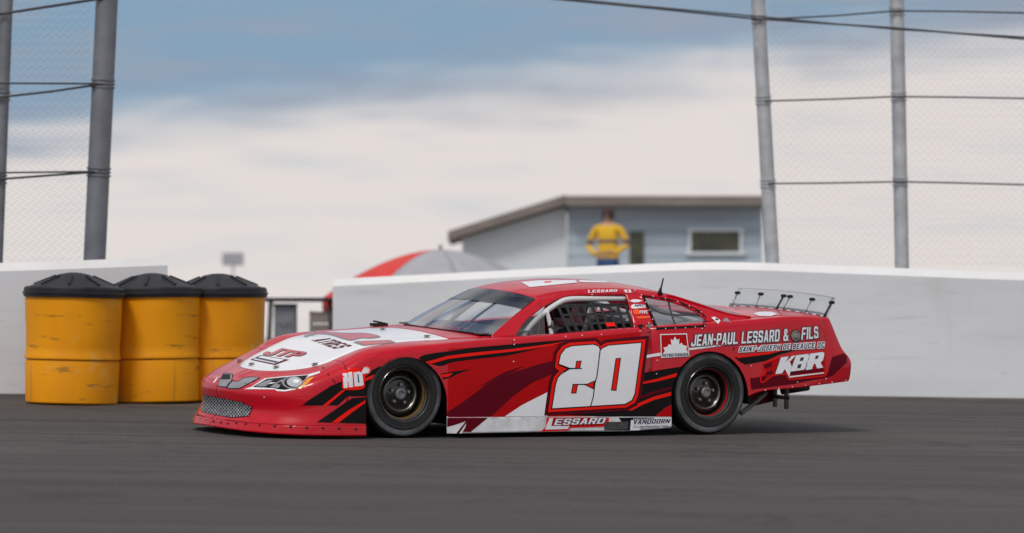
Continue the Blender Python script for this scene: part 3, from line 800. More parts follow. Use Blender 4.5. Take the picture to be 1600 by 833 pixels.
# ------------------------------------------------------------------ decals: flat print laid on the panels, a millimetre or two proud
BV = BVHTree.FromPolygons([p for q in BODY for p in q], [tuple(range(sum(len(x) for x in BODY[:0]), 0)) for _ in ()] or (lambda L: [tuple(range(a, a + n)) for a, n in L])([(o_, len(q)) for o_, q in zip(np.cumsum([0] + [len(q) for q in BODY[:-1]]).tolist(), BODY)]))
WV = BVHTree.FromPolygons([p for q in WS for p in q], [tuple(range(4 * i, 4 * i + 4)) for i in range(len(WS))])
R3 = CARI.to_3x3()
def hit(px, py, bv=None):
    d = (R3 @ pray(px, py)).normalized()
    loc, n, _, _ = (bv or BV).ray_cast(CAM_IN_CAR, d)
    if loc is None: return None
    if n.dot(d) > 0: n = -n
    return loc, n
def lay(name, V2, F2, m, layer, bv=None, parent=None, cell=9.0):
    bm = bmesh.new(); vs_ = [bm.verts.new((x, y, 0)) for x, y in V2]
    for f in F2:
        try: bm.faces.new([vs_[i] for i in f])
        except ValueError: pass
    xs = [p[0] for p in V2]; ys = [p[1] for p in V2]
    for ax, lo, hi_ in ((0, min(xs), max(xs)), (1, min(ys), max(ys))):
        c = math.floor(lo / cell) * cell + cell
        while c < hi_:
            co = [0, 0, 0]; no = [0, 0, 0]; co[ax] = c; no[ax] = 1
            bmesh.ops.bisect_plane(bm, geom=bm.verts[:] + bm.edges[:] + bm.faces[:], plane_co=co, plane_no=no, dist=1e-4); c += cell
    bad = []
    for v in bm.verts:
        h = hit(v.co.x, v.co.y, bv)
        if h is None: bad.append(v); continue
        v.co = h[0] + h[1] * (.0016 + .0011 * layer)
    bmesh.ops.delete(bm, geom=bad, context='VERTS')
    far = [e for e in bm.edges if e.calc_length() > .22]                # never bridge a gap between panels
    if far: bmesh.ops.delete(bm, geom=far, context='EDGES')
    if bv is None and any(v.co.y > .85 for v in bm.verts):
        polys = [[tuple(v.co) for v in f.verts] for f in bm.faces]
        for a_ in ARCHES: polys = subtract(polys, a_)
        bm.clear()
        for P in polys:
            try: bm.faces.new([bm.verts.new(p) for p in P])
            except ValueError: pass
        bmesh.ops.remove_doubles(bm, verts=bm.verts, dist=2e-5); bm.normal_update()
    for f in bm.faces:
        f.smooth = True
        if f.normal.dot(CAM_IN_CAR - f.calc_center_median()) < 0: f.normal_flip()
    me = bpy.data.meshes.new(name); bm.to_mesh(me); bm.free()
    me.materials.append(M[m]); o = bpy.data.objects.new(name, me); COL.objects.link(o); o.parent = parent or car
    return o
def decal(name, poly, m, layer=0, holes=(), bv=None, zz=None, parent=None, cell=9.0):
    cv = (lambda p: (zz[0] + p[0] / zz[2], zz[1] + p[1] / zz[2])) if zz else (lambda p: p)
    loops = [[Vector((*cv(p), 0)) for p in L] for L in [poly, *holes]]
    tri = tessellate_polygon(loops); V2 = [(v.x, v.y) for L in loops for v in L]
    return lay(name, V2, [tuple(t) for t in tri], m, layer, bv, parent, cell)
def grow(poly, d):
    ar = sum(poly[i][0] * poly[(i + 1) % len(poly)][1] - poly[(i + 1) % len(poly)][0] * poly[i][1] for i in range(len(poly)))
    s = 1 if ar > 0 else -1; o = []
    for i in range(len(poly)):
        a, b, c = (Vector(poly[i - 1]), Vector(poly[i]), Vector(poly[(i + 1) % len(poly)]))
        e1, e2 = (b - a).normalized(), (c - b).normalized()
        n1_, n2_ = Vector((e1.y, -e1.x)) * s, Vector((e2.y, -e2.x)) * s
        mvec = n1_ + n2_
        if mvec.length < .3: mvec = n1_ * 1.0
        k = d / max(.45, mvec.length / 2) ; o.append(tuple(b + mvec.normalized() * k))
    return o
def smoothpoly(poly, n=4):
    P = [np.array(p, float) for p in poly]; o = []
    for i in range(len(P)):
        a, b, c, d = P[i - 1], P[i], P[(i + 1) % len(P)], P[(i + 2) % len(P)]
        for k in range(n):
            t = k / n; o.append(tuple(.5 * (2 * b + (c - a) * t + (2 * a - 5 * b + 4 * c - d) * t * t + (3 * b - a - 3 * c + d) * t ** 3)))
    return o
def text(name, s, quad, m, layer=2, bold=.02, shear=0, outline=None, parent=None, space=1.0, cell=14.0):
    # quad: pixels of the lower left, lower right, upper right, upper left corner of the word
    def glyphs(off):
        cu = bpy.data.curves.new('t', 'FONT'); cu.body = s; cu.size = 1; cu.offset = off; cu.shear = shear; cu.space_character = space
        cu.dimensions = '2D'; cu.fill_mode = 'FRONT'; cu.resolution_u = 4
        o = bpy.data.objects.new('t', cu); COL.objects.link(o)
        me = bpy.data.meshes.new_from_object(o.evaluated_get(bpy.context.evaluated_depsgraph_get()))
        V = [(v.co.x, v.co.y) for v in me.vertices]; Fs = [tuple(p.vertices) for p in me.polygons]
        bpy.data.objects.remove(o); bpy.data.curves.remove(cu); bpy.data.meshes.remove(me); return V, Fs
    V, Fs = glyphs(bold)
    B0 = glyphs(0.0)[0]
    xa, xb = min(v[0] for v in B0) - bold, max(v[0] for v in B0) + bold; ya, yb = min(v[1] for v in B0) - bold, max(v[1] for v in B0) + bold
    q = [Vector(p) for p in quad]
    def mp(v):
        u, t = min(1.04, max(-.04, (v[0] - xa) / (xb - xa))), min(1.2, max(-.2, (v[1] - ya) / (yb - ya)))
        return tuple((q[0] * (1 - u) + q[1] * u) * (1 - t) + (q[3] * (1 - u) + q[2] * u) * t)
    if outline:
        V2, F2 = glyphs(bold + outline[1]); lay(name + '_outline', [mp(v) for v in V2], F2, outline[0], layer - 1, None, parent, cell)
    return lay(name, [mp(v) for v in V], Fs, m, layer, None, parent, cell)
def glyph_table():
    w, h, g = .31, .165, {}
    ring = [(w, h), (1 - w, h), (1 - w, 1 - h), (w, 1 - h)]
    g['E'] = [[(0, 0), (1, 0), (1, h), (w, h), (w, .42), (.9, .42), (.9, .58), (w, .58), (w, 1 - h), (1, 1 - h), (1, 1), (0, 1)]]
    g['F'] = [[(0, 0), (w, 0), (w, .40), (.88, .40), (.88, .57), (w, .57), (w, 1 - h), (1, 1 - h), (1, 1), (0, 1)]]
    g['L'] = [[(0, 0), (1, 0), (1, h), (w, h), (w, 1), (0, 1)]]
    g['I'] = [[(0, 0), (1, 0), (1, 1), (0, 1)]]
    g['-'] = [[(0, .40), (1, .40), (1, .57), (0, .57)]]
    g['J'] = [[(0, .1), (.14, 0), (.86, 0), (1, .1), (1, 1), (1 - w, 1), (1 - w, h), (w, h), (w, .34), (0, .34)]]
    g['T'] = [[(.5 - w / 2, 0), (.5 + w / 2, 0), (.5 + w / 2, 1 - h), (1, 1 - h), (1, 1), (0, 1), (0, 1 - h), (.5 - w / 2, 1 - h)]]
    g['H'] = [[(0, 0), (w, 0), (w, .42), (1 - w, .42), (1 - w, 0), (1, 0), (1, 1), (1 - w, 1), (1 - w, .59), (w, .59), (w, 1), (0, 1)]]
    g['N'] = [[(0, 0), (w * .9, 0), (w * .9, .55), (1 - w * .9, 0), (1, 0), (1, 1), (1 - w * .9, 1), (1 - w * .9, .45), (w * .9, 1), (0, 1)]]
    g['V'] = [[(.36, 0), (.64, 0), (1, 1), (.68, 1), (.5, .32), (.32, 1), (0, 1)]]
    g['A'] = [[(0, 0), (.29, 0), (.35, .2), (.65, .2), (.71, 0), (1, 0), (.69, 1), (.31, 1)], [(.41, .36), (.59, .36), (.5, .74)]]
    g['U'] = [[(0, .12), (.14, 0), (.86, 0), (1, .12), (1, 1), (1 - w, 1), (1 - w, h), (w, h), (w, 1), (0, 1)]]
    g['O'] = [[(0, .12), (.15, 0), (.85, 0), (1, .12), (1, .88), (.85, 1), (.15, 1), (0, .88)], ring]
    g['Q'] = [[(0, .12), (.15, 0), (.7, 0), (.88, -.1), (1.02, -.02), (.94, .06), (1, .14), (1, .88), (.85, 1), (.15, 1), (0, .88)], ring]
    g['D'] = [[(0, 0), (.82, 0), (1, .14), (1, .86), (.82, 1), (0, 1)], ring]
    g['C'] = [[(0, .12), (.15, 0), (.85, 0), (1, .12), (1, .36), (1 - w, .36), (1 - w, h), (w, h), (w, 1 - h), (1 - w, 1 - h), (1 - w, .64), (1, .64), (1, .88), (.85, 1), (.15, 1), (0, .88)]]
    g['P'] = [[(0, 0), (w, 0), (w, .36), (.84, .36), (1, .48), (1, .88), (.84, 1), (0, 1)], [(w, .52), (1 - w, .52), (1 - w, 1 - h), (w, 1 - h)]]
    g['R'] = [[(0, 0), (w, 0), (w, .38), (.46, .38), (.67, 0), (1, 0), (.8, .4), (1, .52), (1, .88), (.84, 1), (0, 1)], [(w, .54), (1 - w, .54), (1 - w, 1 - h), (w, 1 - h)]]
    g['B'] = [[(0, 0), (.84, 0), (1, .12), (1, .42), (.9, .5), (1, .58), (1, .88), (.84, 1), (0, 1)], [(w, h), (1 - w, h), (1 - w, .42), (w, .42)], [(w, .58), (1 - w, .58), (1 - w, 1 - h), (w, 1 - h)]]
    g['S'] = [[(0, .12), (.15, 0), (.85, 0), (1, .12), (1, .48), (.86, .58), (w, .62), (w, 1 - h), (1 - w, 1 - h), (1 - w, .68), (1, .68), (1, .88), (.85, 1), (.15, 1), (0, .88), (0, .54), (.14, .44), (1 - w, .40), (1 - w, h), (w, h), (w, .32), (0, .32)]]
    g['&'] = [[(0, .12), (.14, 0), (.6, 0), (.72, .1), (.82, 0), (1.05, 0), (.86, .22), (.98, .46), (.74, .46), (.70, .40), (.54, .58), (.74, .70), (.74, .9), (.6, 1), (.22, 1), (.08, .9), (.08, .68), (.2, .54), (0, .42)], [(.3, .16), (.5, .16), (.56, .24), (.36, .42), (.28, .36)], [(.32, .71), (.5, .71), (.5, .85), (.32, .85)]]
    return g
GLYPH = glyph_table(); GW = {'I': .36, '-': .48, ' ': .45, '&': 1.1}
def hull(P):
    P = sorted(set(P)); cr = lambda o, a, b: (a[0] - o[0]) * (b[1] - o[1]) - (a[1] - o[1]) * (b[0] - o[0])
    def half(Q):
        h_ = []
        for p in Q:
            while len(h_) > 1 and cr(h_[-2], h_[-1], p) <= 0: h_.pop()
            h_.append(p)
        return h_[:-1]
    return half(P) + half(P[::-1])
def block(name, s, quad, m, layer=3, outline=None, shear=0.0, gap_=.17, cell=14.0, fat=0.0, solid_back=False):
    # block capitals cut one by one; quad: pixels of the lower left, lower right, upper right, upper left corner of the word
    x, pos = 0, []
    for ch in s:
        wd = GW.get(ch, 1.0); pos.append((ch, x, wd)); x += wd + gap_
    tot = x - gap_; q = [Vector(p) for p in quad]
    def mp(u, t):
        u = (u + shear * (t - .5)) / tot
        return tuple((q[0] * (1 - u) + q[1] * u) * (1 - t) + (q[3] * (1 - u) + q[2] * u) * t)
    for k, (ch, x0_, wd) in enumerate(pos):
        if ch == ' ': continue
        L = [[mp(x0_ + p[0] * wd, p[1]) for p in lp] for lp in GLYPH[ch]]
        if outline: decal(name + '_outline', grow(hull(L[0]) if solid_back else L[0], outline[1]), outline[0], layer - 1 - .4 * (k % 2), cell=cell)
        if fat: L[0] = grow(L[0], fat)
        decal(name, L[0], m, layer, holes=[h_[::-1] for h_ in L[1:]], cell=cell)
Z8 = (690, 520, 1600 / 370); Z2 = (540, 420, 952 / 320); Z1 = (290, 480, 1212 / 320); Z6 = (980, 440, 1600 / 340); Z7 = (1020, 540, 5.0)
ZB = (790, 430, 1600 / 240); ZH = (420, 500, 1600 / 220); ZH2 = (380, 490, 1527 / 220); ZN = (300, 570, 1388 / 200); ZQ = (980, 440, 1600 / 180)
def zc(z, *pts): return [(z[0] + x / z[2], z[1] + y / z[2]) for x, y in pts]

# door and skirt graphics
decal('door_stripe', [(700, 545), (760, 542), (905, 528), (1000, 519), (1005, 650), (860, 651), (700, 652)], 'door_red', -.6, cell=8)
decal('maroon_sweep', zc(Z8, (30, 540), (130, 478), (300, 352), (500, 262), (640, 218), (770, 184), (770, 270), (610, 338), (480, 430), (400, 505), (335, 566), (30, 566)), 'maroon', 0)
decal('maroon_sliver', zc(Z8, (240, 372), (420, 268), (560, 222), (420, 300)), 'maroon', 0)
decal('maroon_skirt_stripe', zc(Z8, (30, 574), (312, 574), (185, 680), (20, 680)), 'maroon', 0)
decal('white_flash', zc(Z8, (425, 566), (540, 490), (725, 396), (712, 566)), 'white', 1)
decal('white_skirt_flash', zc(Z8, (20, 642), (95, 622), (162, 598), (98, 680), (20, 680)), 'scuffed', 1)
decal('white_skirt_pin', zc(Z8, (118, 680), (165, 612), (158, 640), (135, 680)), 'scuffed', 1)
SW = [(655, 561), (668, 553.5), (700, 549), (742, 543), (801, 538), (860, 533), (900, 530), (880, 536.5), (845, 544), (801, 554), (780, 557.3), (740, 561.5), (705, 566.5), (686, 572)]
decal('black_swoosh', smoothpoly(SW, 3), 'black', 0)
decal('red_swoosh_line', [(664, 566), (700, 556), (740, 551), (780, 547.4), (801, 545.2), (860, 537.6), (884, 533), (860, 541), (801, 549.3), (780, 551.6), (740, 556), (700, 561), (674, 568.2)], 'neon', 1)
decal('black_dart', zc(Z2, (440, 488), (500, 478), (590, 465), (530, 485), (490, 505), (455, 515)), 'black', 0)
decal('red_dart', zc(Z2, (442, 492), (500, 485), (478, 502), (452, 505)), 'neon', 1)
# black bars behind the number
decal('black_bars', zc(Z8, (1300, 290), (1345, 275), (1480, 250), (1640, 225), (1640, 480), (1560, 480), (1500, 512), (1440, 566), (1060, 566), (800, 552), (800, 545), (1250, 525), (1310, 470)), 'black', 0)
decal('red_bar', zc(Z8, (1330, 338), (1450, 312), (1590, 272), (1590, 296), (1460, 328), (1325, 352)), 'neon', 1)
decal('maroon_bar', zc(Z8, (1320, 440), (1400, 405), (1550, 362), (1550, 380), (1420, 420), (1320, 452)), 'maroon', 1)
decal('red_bar_low', zc(Z8, (1260, 525), (1330, 475), (1430, 432), (1550, 400), (1550, 424), (1440, 452), (1350, 490), (1285, 525)), 'neon', 1)
decal('red_corner', zc(Z8, (1440, 566), (1495, 520), (1560, 485), (1570, 566)), 'door_red', 1)
# number 20
N20 = [(790, 212), (803, 150), (835, 108), (880, 92), (1022, 82), (1056, 94), (1068, 122), (1085, 106), (1125, 88), (1345, 70), (1338, 130), (1300, 410), (1280, 455), (1235, 480), (745, 510), (770, 350), (785, 305), (815, 270), (862, 243)]
NB = [(768, 232), (782, 140), (815, 95), (865, 72), (1035, 62), (1072, 96), (1110, 72), (1165, 66), (1372, 48), (1362, 130), (1322, 420), (1300, 470), (1245, 500), (722, 532), (748, 345), (762, 300), (800, 258)]
decal('number_backing', zc(Z8, *grow(NB, 26)), 'maroon', 2)
decal('number_keyline', zc(Z8, *grow(NB, 12)), 'black', 3)
decal('number_border', zc(Z8, *grow(NB, 5)), 'neon', 4)
decal('number_outline', zc(Z8, *grow(N20, 7)), 'black', 5)
decal('number_20', zc(Z8, *N20), 'white', 6)
for sl in ([(906, 190), (943, 188), (931, 245), (898, 243)], [(882, 348), (918, 348), (907, 410), (870, 410)], [(1172, 172), (1209, 170), (1177, 392), (1140, 390)], [(960, 352), (1032, 322), (1023, 382)]):
    decal('number_slot_outline', zc(Z8, *sl), 'black', 7); decal('number_slot', zc(Z8, *grow(sl, -6)), 'neon', 8)
decal('number_gap', zc(Z8, (1064, 116), (1071, 116), (1050, 290), (1035, 345), (1025, 430), (1007, 494), (1000, 494), (1018, 430), (1028, 345), (1043, 290)), 'black', 7)
decal('number_notch', zc(Z8, (788, 209), (862, 237), (945, 238), (945, 244), (862, 247), (800, 285), (850, 243), (786, 217)), 'black', 7)
decal('number_notch', zc(Z8, (880, 346), (1000, 344), (1035, 322), (1030, 330), (1000, 352), (880, 352)), 'black', 7)
# skirt lettering
decal('lettering_plate', zc(Z8, (708, 572), (1130, 572), (1128, 600), (1102, 612), (1096, 634), (872, 642), (852, 662), (668, 668), (704, 632)), 'neon', 2)
decal('lettering_plate_core', zc(Z8, (716, 576), (1118, 574), (1096, 618), (1090, 626), (866, 634), (846, 654), (684, 660), (708, 634)), 'door_red', 3)
decal('letter_l', zc(Z8, (726, 578), (752, 576), (738, 630), (862, 630), (850, 650), (696, 655)), 'white', 4)
block('skirt_letter', 'ESSARD', zc(Z8, (756, 625), (1092, 613), (1112, 574), (772, 582)), 'white', 5, ('navy', .8))
decal('worn_patch', zc(Z8, (1098, 602), (1262, 600), (1256, 652), (1098, 657)), 'wornpatch', 2)
decal('black_skirt_patch', zc(Z8, (1195, 573), (1450, 573), (1385, 592), (1290, 600), (1270, 659), (1098, 659), (1098, 604), (1215, 600)), 'black', 1)
decal('sponsor_plate', zc(Z8, (1278, 590), (1400, 590), (1440, 574), (1560, 573), (1566, 640), (1548, 657), (1272, 659)), 'white', 2)
block('sponsor_letter', 'VANDOORN', [(988.3, 663), (1044.6, 660.8), (1047.5, 654.6), (990, 655.0)], 'navy', 4, ('white', .7), gap_=.2)
text('sponsor_script', 'Racing Development', zc(Z8, (1290, 648), (1530, 636), (1532, 618), (1294, 628)), 'grey', 3, bold=.0, shear=.3)
# quarter panel
decal('white_pinstripe', zc(Z6, (118, 545), (245, 522), (245, 545), (112, 566)), 'white', 1)
decal('white_pinstripe', zc(Z6, (452, 488), (640, 470), (720, 468), (600, 486), (455, 505)), 'white', 1)
decal('maroon_panel', zc(Z7, (760, 255), (960, 230), (1360, 235), (1400, 90), (1490, 60), (1545, 105), (1400, 240), (1100, 300), (770, 345)), 'maroon', 0)
decal('black_quarter_bar', zc(Z7, (640, 90), (880, 55), (1180, 20), (990, 70), (880, 120), (720, 148), (670, 120)), 'black', 1)
decal('red_quarter_line', zc(Z7, (650, 82), (800, 66), (960, 38), (1060, 28), (900, 68), (660, 98)), 'neon', 2)
pc = [(240, 387), (437, 382), (455, 550), (247, 562)]
decal('emblem_border', zc(Z6, *pc), 'white', 3)
decal('emblem_field', zc(Z6, *[(247, 394), (431, 389), (446, 519), (252, 531)]), 'door_red', 4)
decal('maple_leaf', zc(Z6, (348, 405), (335, 433), (317, 424), (322, 468), (301, 461), (295, 478), (262, 487), (274, 510), (258, 533), (446, 522), (430, 497), (437, 475), (405, 466), (398, 450), (378, 462), (380, 421), (362, 431)), 'white', 5)
block('emblem_letter', 'PETRO-CANADA', zc(Z6, (254, 555), (449, 545), (446, 526), (253, 535)), 'navy', 6, gap_=.2)
block('sponsor_letter', 'JEAN-PAUL LESSARD &', [(1078.8, 541.5), (1231.0, 532.8), (1232.0, 514), (1080.8, 523.5)], 'white', 5, ('navy', 1.1), gap_=.19)
block('sponsor_letter', 'FILS', [(1251, 531.4), (1278.2, 528.2), (1277.2, 510), (1253, 512)], 'white', 5, ('navy', 1.1), gap_=.19)
block('town_letter', 'SAINT-JOSEPH DE BEAUCE QC', [(1153.6, 550), (1287, 543.2), (1287.4, 534.6), (1155.6, 542.2)], 'navy', 5, ('white', 1.05), shear=.15, gap_=.34, solid_back=True)
KB = [(868, 132), (1000, 84), (1330, 44), (1352, 60), (1346, 180), (1358, 220), (1340, 242), (1060, 268), (1036, 222), (930, 238), (862, 292), (838, 282), (838, 240), (880, 202), (858, 178)]
decal('logo_border', zc(Z7, *grow(KB, 2)), 'neon', 2); decal('logo_backing', zc(Z7, *grow(KB, -7)), 'door_red', 3)
ZK = (1180, 545, 1600 / 120)
K_ = [(525, 182), (685, 158), (632, 275), (752, 150), (838, 140), (708, 270), (752, 372), (718, 500), (700, 592), (612, 430), (600, 430), (548, 512), (410, 528)]
B_ = [(842, 139), (1085, 108), (1108, 125), (1108, 190), (1078, 262), (1052, 290), (1062, 320), (1036, 400), (1000, 438), (724, 476), (757, 372)]
R_ = [(1124, 105), (1380, 70), (1425, 85), (1430, 130), (1400, 240), (1350, 290), (1405, 390), (1280, 412), (1240, 310), (1215, 310), (1170, 425), (1040, 443), (1076, 330), (1068, 290), (1112, 210)]
for L_k, holes_ in ((K_, []), (B_, [[(935, 185), (1005, 175), (985, 245), (915, 258)], [(880, 325), (955, 318), (930, 400), (860, 410)]]), (R_, [[(1250, 145), (1315, 138), (1290, 205), (1232, 215)]])):
    decal('logo_letter_shadow', zc(ZK, *grow(L_k, 10)), 'navy', 4)
    decal('logo_letter', zc(ZK, *L_k), 'white', 5)
    for h_ in holes_: decal('logo_letter_counter', zc(ZK, *h_), 'navy', 6)
decal('logo_caption_bar', zc(ZK, (722, 490), (1408, 412), (1425, 452), (735, 552)), 'maroon', 5)
decal('logo_underline', zc(ZK, (700, 604), (712, 570), (1420, 490), (1430, 512)), 'white', 5)
for a in ([(862, 150), (930, 128), (920, 165), (870, 180)], [(880, 210), (935, 195), (925, 225), (890, 232)], [(845, 245), (890, 235), (870, 270), (845, 278)]):
    decal('logo_flag', zc(Z7, *a), 'maroon', 4)
# front fender bars and hand-print logo
decal('black_nose_bar', zc(Z1, (680, 592), (720, 556), (860, 466), (925, 438), (1000, 420), (1150, 350), (1180, 352), (1110, 420), (1066, 528), (960, 528), (900, 582), (700, 582)), 'black', 0)
decal('red_nose_bar', zc(Z1, (810, 583), (925, 492), (946, 490), (838, 583)), 'neon', 1)
decal('red_nose_bar', zc(Z1, (1050, 425), (1118, 398), (1108, 420), (1058, 440)), 'neon', 1)
decal('black_nose_bar', zc(Z1, (775, 682), (985, 538), (1066, 532), (1066, 690)), 'black', 0)
decal('red_nose_bar', zc(Z1, (864, 683), (960, 612), (1064, 550), (1064, 566), (985, 622), (906, 683)), 'neon', 1)
HB = smoothpoly([(920, 385), (960, 370), (1000, 358), (1040, 368), (1060, 345), (1092, 350), (1098, 378), (1075, 402), (1058, 420), (1060, 470), (1030, 488), (960, 490), (925, 478), (928, 430)], 3)
decal('hand_logo_border', zc(Z1, *HB), 'neon', 2)
ZD = (525, 565, 1083 / 65)
decal('hand_logo_letter', zc(ZD, (175, 312), (288, 300), (300, 412), (318, 410), (308, 285), (412, 270), (430, 440), (440, 664), (330, 672), (320, 520), (300, 520), (300, 680), (195, 690)), 'white', 3)
decal('hand_logo_letter', zc(ZD, (450, 286), (600, 262), (680, 300), (712, 600), (690, 625), (482, 652)), 'white', 3)
decal('hand_logo_counter', zc(ZD, (548, 335), (575, 330), (605, 545), (572, 550)), 'navy', 4)
decal('hand_print', zc(Z1, (1040, 385), (1050, 366), (1060, 352), (1064, 364), (1074, 350), (1074, 364), (1088, 356), (1080, 370), (1094, 372), (1080, 380), (1088, 388), (1070, 390), (1052, 396)), 'white', 3)
# headlights and grille print
decal('headlight_border', zc(ZN, (565, 266), (640, 245), (790, 150), (1000, 128), (1250, 110), (1388, 72), (1388, 92), (1260, 135), (1120, 268), (1010, 290), (920, 285), (900, 268)), 'white', 1)
decal('headlight_lens', zc(ZN, (660, 244), (810, 158), (1010, 138), (1262, 116), (1230, 160), (1120, 248), (1010, 274), (930, 268), (880, 254)), 'black', 2)
cir = lambda cx, cy, a, b: [(cx + a * math.cos(t), cy + b * math.sin(t)) for t in np.linspace(0, 2 * math.pi, 25)[:-1]]
decal('headlight_ring', zc(ZN, *cir(1090, 196, 112, 66)), 'grey', 3); decal('headlight_ring', zc(ZN, *cir(1098, 196, 96, 57)), 'black', 4)
decal('headlight_lamp', zc(ZN, *cir(1112, 194, 82, 52)), 'lens', 5); decal('headlight_bulb', zc(ZN, *cir(1132, 186, 36, 20)), 'white', 6)
decal('headlight_reflector', zc(ZN, (690, 240), (760, 196), (830, 170), (880, 172), (800, 240)), 'grey', 3)
decal('headlight_reflector', zc(ZN, (850, 246), (960, 172), (1000, 160), (940, 258)), 'grey', 3)
decal('headlight_marker', zc(ZN, (1148, 258), (1262, 148), (1330, 132), (1250, 210), (1175, 262)), 'amber', 2)
decal('far_headlight', zc(ZN, (230, 196), (262, 150), (285, 128), (262, 180), (240, 200)), 'white', 1)
for P_ in ([(272, 232), (300, 160), (340, 95), (380, 86), (445, 100), (438, 165), (428, 190), (400, 215), (378, 248), (310, 242)], [(372, 256), (410, 205), (440, 176), (500, 180), (560, 142), (640, 130), (745, 140), (680, 178), (520, 262), (440, 264)]):
    decal('nostril_outline', zc(ZN, *P_), 'black', 1); decal('nostril_grille', zc(ZN, *grow(P_, -8)), 'alu', 2)
decal('nose_seam', zc(Z1, (806, 356), (812, 354), (888, 446), (884, 450)), 'black', 1)
# lower grille: black patch painting the shade of the recess, and expanded metal
GR = [(319, 617), (350, 622.5), (380.5, 628.5), (384, 632), (395, 635), (392, 644), (389.5, 651), (362, 653), (338, 649), (315.2, 643.5), (317, 630)]
decal('grille_recess_shade', GR, 'black', 1, cell=5)
def inside(p, poly):
    c = False
    for i in range(len(poly)):
        (xa, ya), (xb, yb) = poly[i - 1], poly[i]
        if (ya > p[1]) != (yb > p[1]) and p[0] < (xb - xa) * (p[1] - ya) / (yb - ya) + xa: c = not c
    return c
V2, F2 = [], []
for sg_ in (1, -1):
    for k in range(-28, 54):
        run = None
        for st in range(0, 170):
            t = st * .8; x = 300 + k * 4.6 + t * .62 * sg_ + (0 if sg_ > 0 else 0); y = 612 + t * .8 - 0
            if inside((x, y), GR):
                if run is None: run = (x, y)
                last = (x, y)
            if (not inside((x, y), GR) or st == 169) and run is not None:
                if abs(last[1] - run[1]) > 2:
                    n = len(V2); V2 += [(run[0] - .55, run[1]), (run[0] + .55, run[1]), (last[0] + .55, last[1]), (last[0] - .55, last[1])]; F2.append((n, n + 1, n + 2, n + 3))
                run = None
lay('grille_mesh', V2, F2, 'mesh', 5, cell=4)
# hood print
decal('hood_swoosh_edge', smoothpoly(zc(ZH, (398, 185), (440, 148), (560, 132), (720, 138), (860, 146), (1100, 148), (1250, 178), (1262, 200), (1160, 214), (1050, 212), (935, 238), (820, 214), (760, 192), (660, 168), (520, 165), (430, 198)), 3), 'grey', 0, cell=5)
decal('hood_swoosh', smoothpoly(zc(ZH, (480, 185), (520, 150), (600, 140), (760, 146), (880, 152), (1090, 154), (1225, 180), (1230, 196), (1150, 208), (1040, 206), (935, 230), (850, 210), (780, 186), (640, 160), (540, 165)), 3), 'hoodred', 1, cell=5)
block('hood_letter', 'ATRES', [(486, 532.2), (522.4, 545.4), (551.4, 540.6), (514, 528.2)], 'maroon', 1, cell=5, gap_=.3)
decal('hood_flash_edge', zc(ZH, (955, 258), (1000, 240), (1380, 228), (1445, 258), (1080, 298)), 'grey', 0, cell=5)
decal('hood_flash', zc(ZH, (1010, 256), (1060, 244), (1370, 234), (1405, 256), (1090, 290)), 'hoodred', 1, cell=5)
decal('hood_plate_border', zc(ZH2, (75, 502), (190, 452), (500, 502), (345, 560)), 'maroon', 0, cell=5)
decal('hood_plate', zc(ZH2, (105, 498), (195, 462), (450, 502), (340, 545)), 'white', 1, cell=5)
decal('hood_plate_line', zc(ZH2, (130, 490), (160, 478), (385, 525), (350, 538)), 'navy', 2, cell=5)
block('hood_logo_letter', 'JTP', [(410, 554.0), (461, 559), (480.5, 552), (431, 543.8)], 'hoodred', 3, ('maroon', 1.0), cell=5, gap_=.2, fat=.5)
# roof print
decal('roof_number', [(814, 441.2), (842, 438.6), (899, 438.2), (902, 442.0), (828, 449.0)], 'white', 1, cell=4)
decal('roof_number', [(904, 438.2), (935, 439.2), (972, 441.6), (962, 442.2), (907, 441.4)], 'white', 1, cell=4)
decal('roof_number_slot', [(851, 440.4), (862, 440.0), (861, 441.8), (850, 442.2)], 'neon', 2, cell=4)
block('rail_letter', 'LESSARD', [(918.6, 457.8), (963.6, 456.2), (964.4, 452.6), (919.2, 453.4)], 'white', 2, gap_=.25, cell=5)
decal('flag_sticker', zc(ZB, (1228, 154), (1300, 154), (1308, 184), (1246, 182)), 'white', 2); decal('flag_leaf', zc(ZB, (1255, 160), (1280, 160), (1284, 176), (1262, 176)), 'neon', 3)
# pillar stickers
decal('oval_sticker', zc(ZB, (1284, 270), (1330, 254), (1380, 256), (1428, 268), (1380, 284), (1330, 286)), 'white', 2)
decal('pillar_sticker', zc(ZB, (1305, 318), (1335, 304), (1450, 308), (1458, 340), (1322, 352), (1305, 342)), 'white', 2)
block('pillar_letter', 'NRC', zc(ZB, (1345, 332), (1446, 332), (1446, 308), (1342, 308)), 'navy', 3, shear=.2)
decal('orange_dot', zc(ZB, *cir(1362, 384, 38, 28)), 'orange', 2)
block('pillar_letter', 'FIVE', zc(ZB, (1394, 402), (1478, 402), (1476, 370), (1396, 372)), 'white', 3)
decal('orange_sticker', zc(ZB, (1345, 438), (1400, 430), (1500, 428), (1505, 448), (1380, 456)), 'orange', 2)
decal('pillar_vent', zc(ZB, *cir(1406, 536, 25, 23)), 'black', 2); decal('pillar_button', zc(ZB, *cir(1500, 530, 24, 22)), 'steel', 2)
decal('checkered_sticker', zc(ZQ, (1165, 500), (1215, 492), (1300, 545), (1262, 590)), 'white', 2); decal('checkered_square', zc(ZQ, (1215, 520), (1245, 515), (1275, 545), (1245, 548)), 'black', 3)
decal('checkered_sticker', zc(ZQ, (1320, 545), (1375, 500), (1445, 575), (1380, 570)), 'grey', 2)
decal('quarter_window_trim', QOUT, 'black', 1, holes=[QIN[::-1]], cell=6)
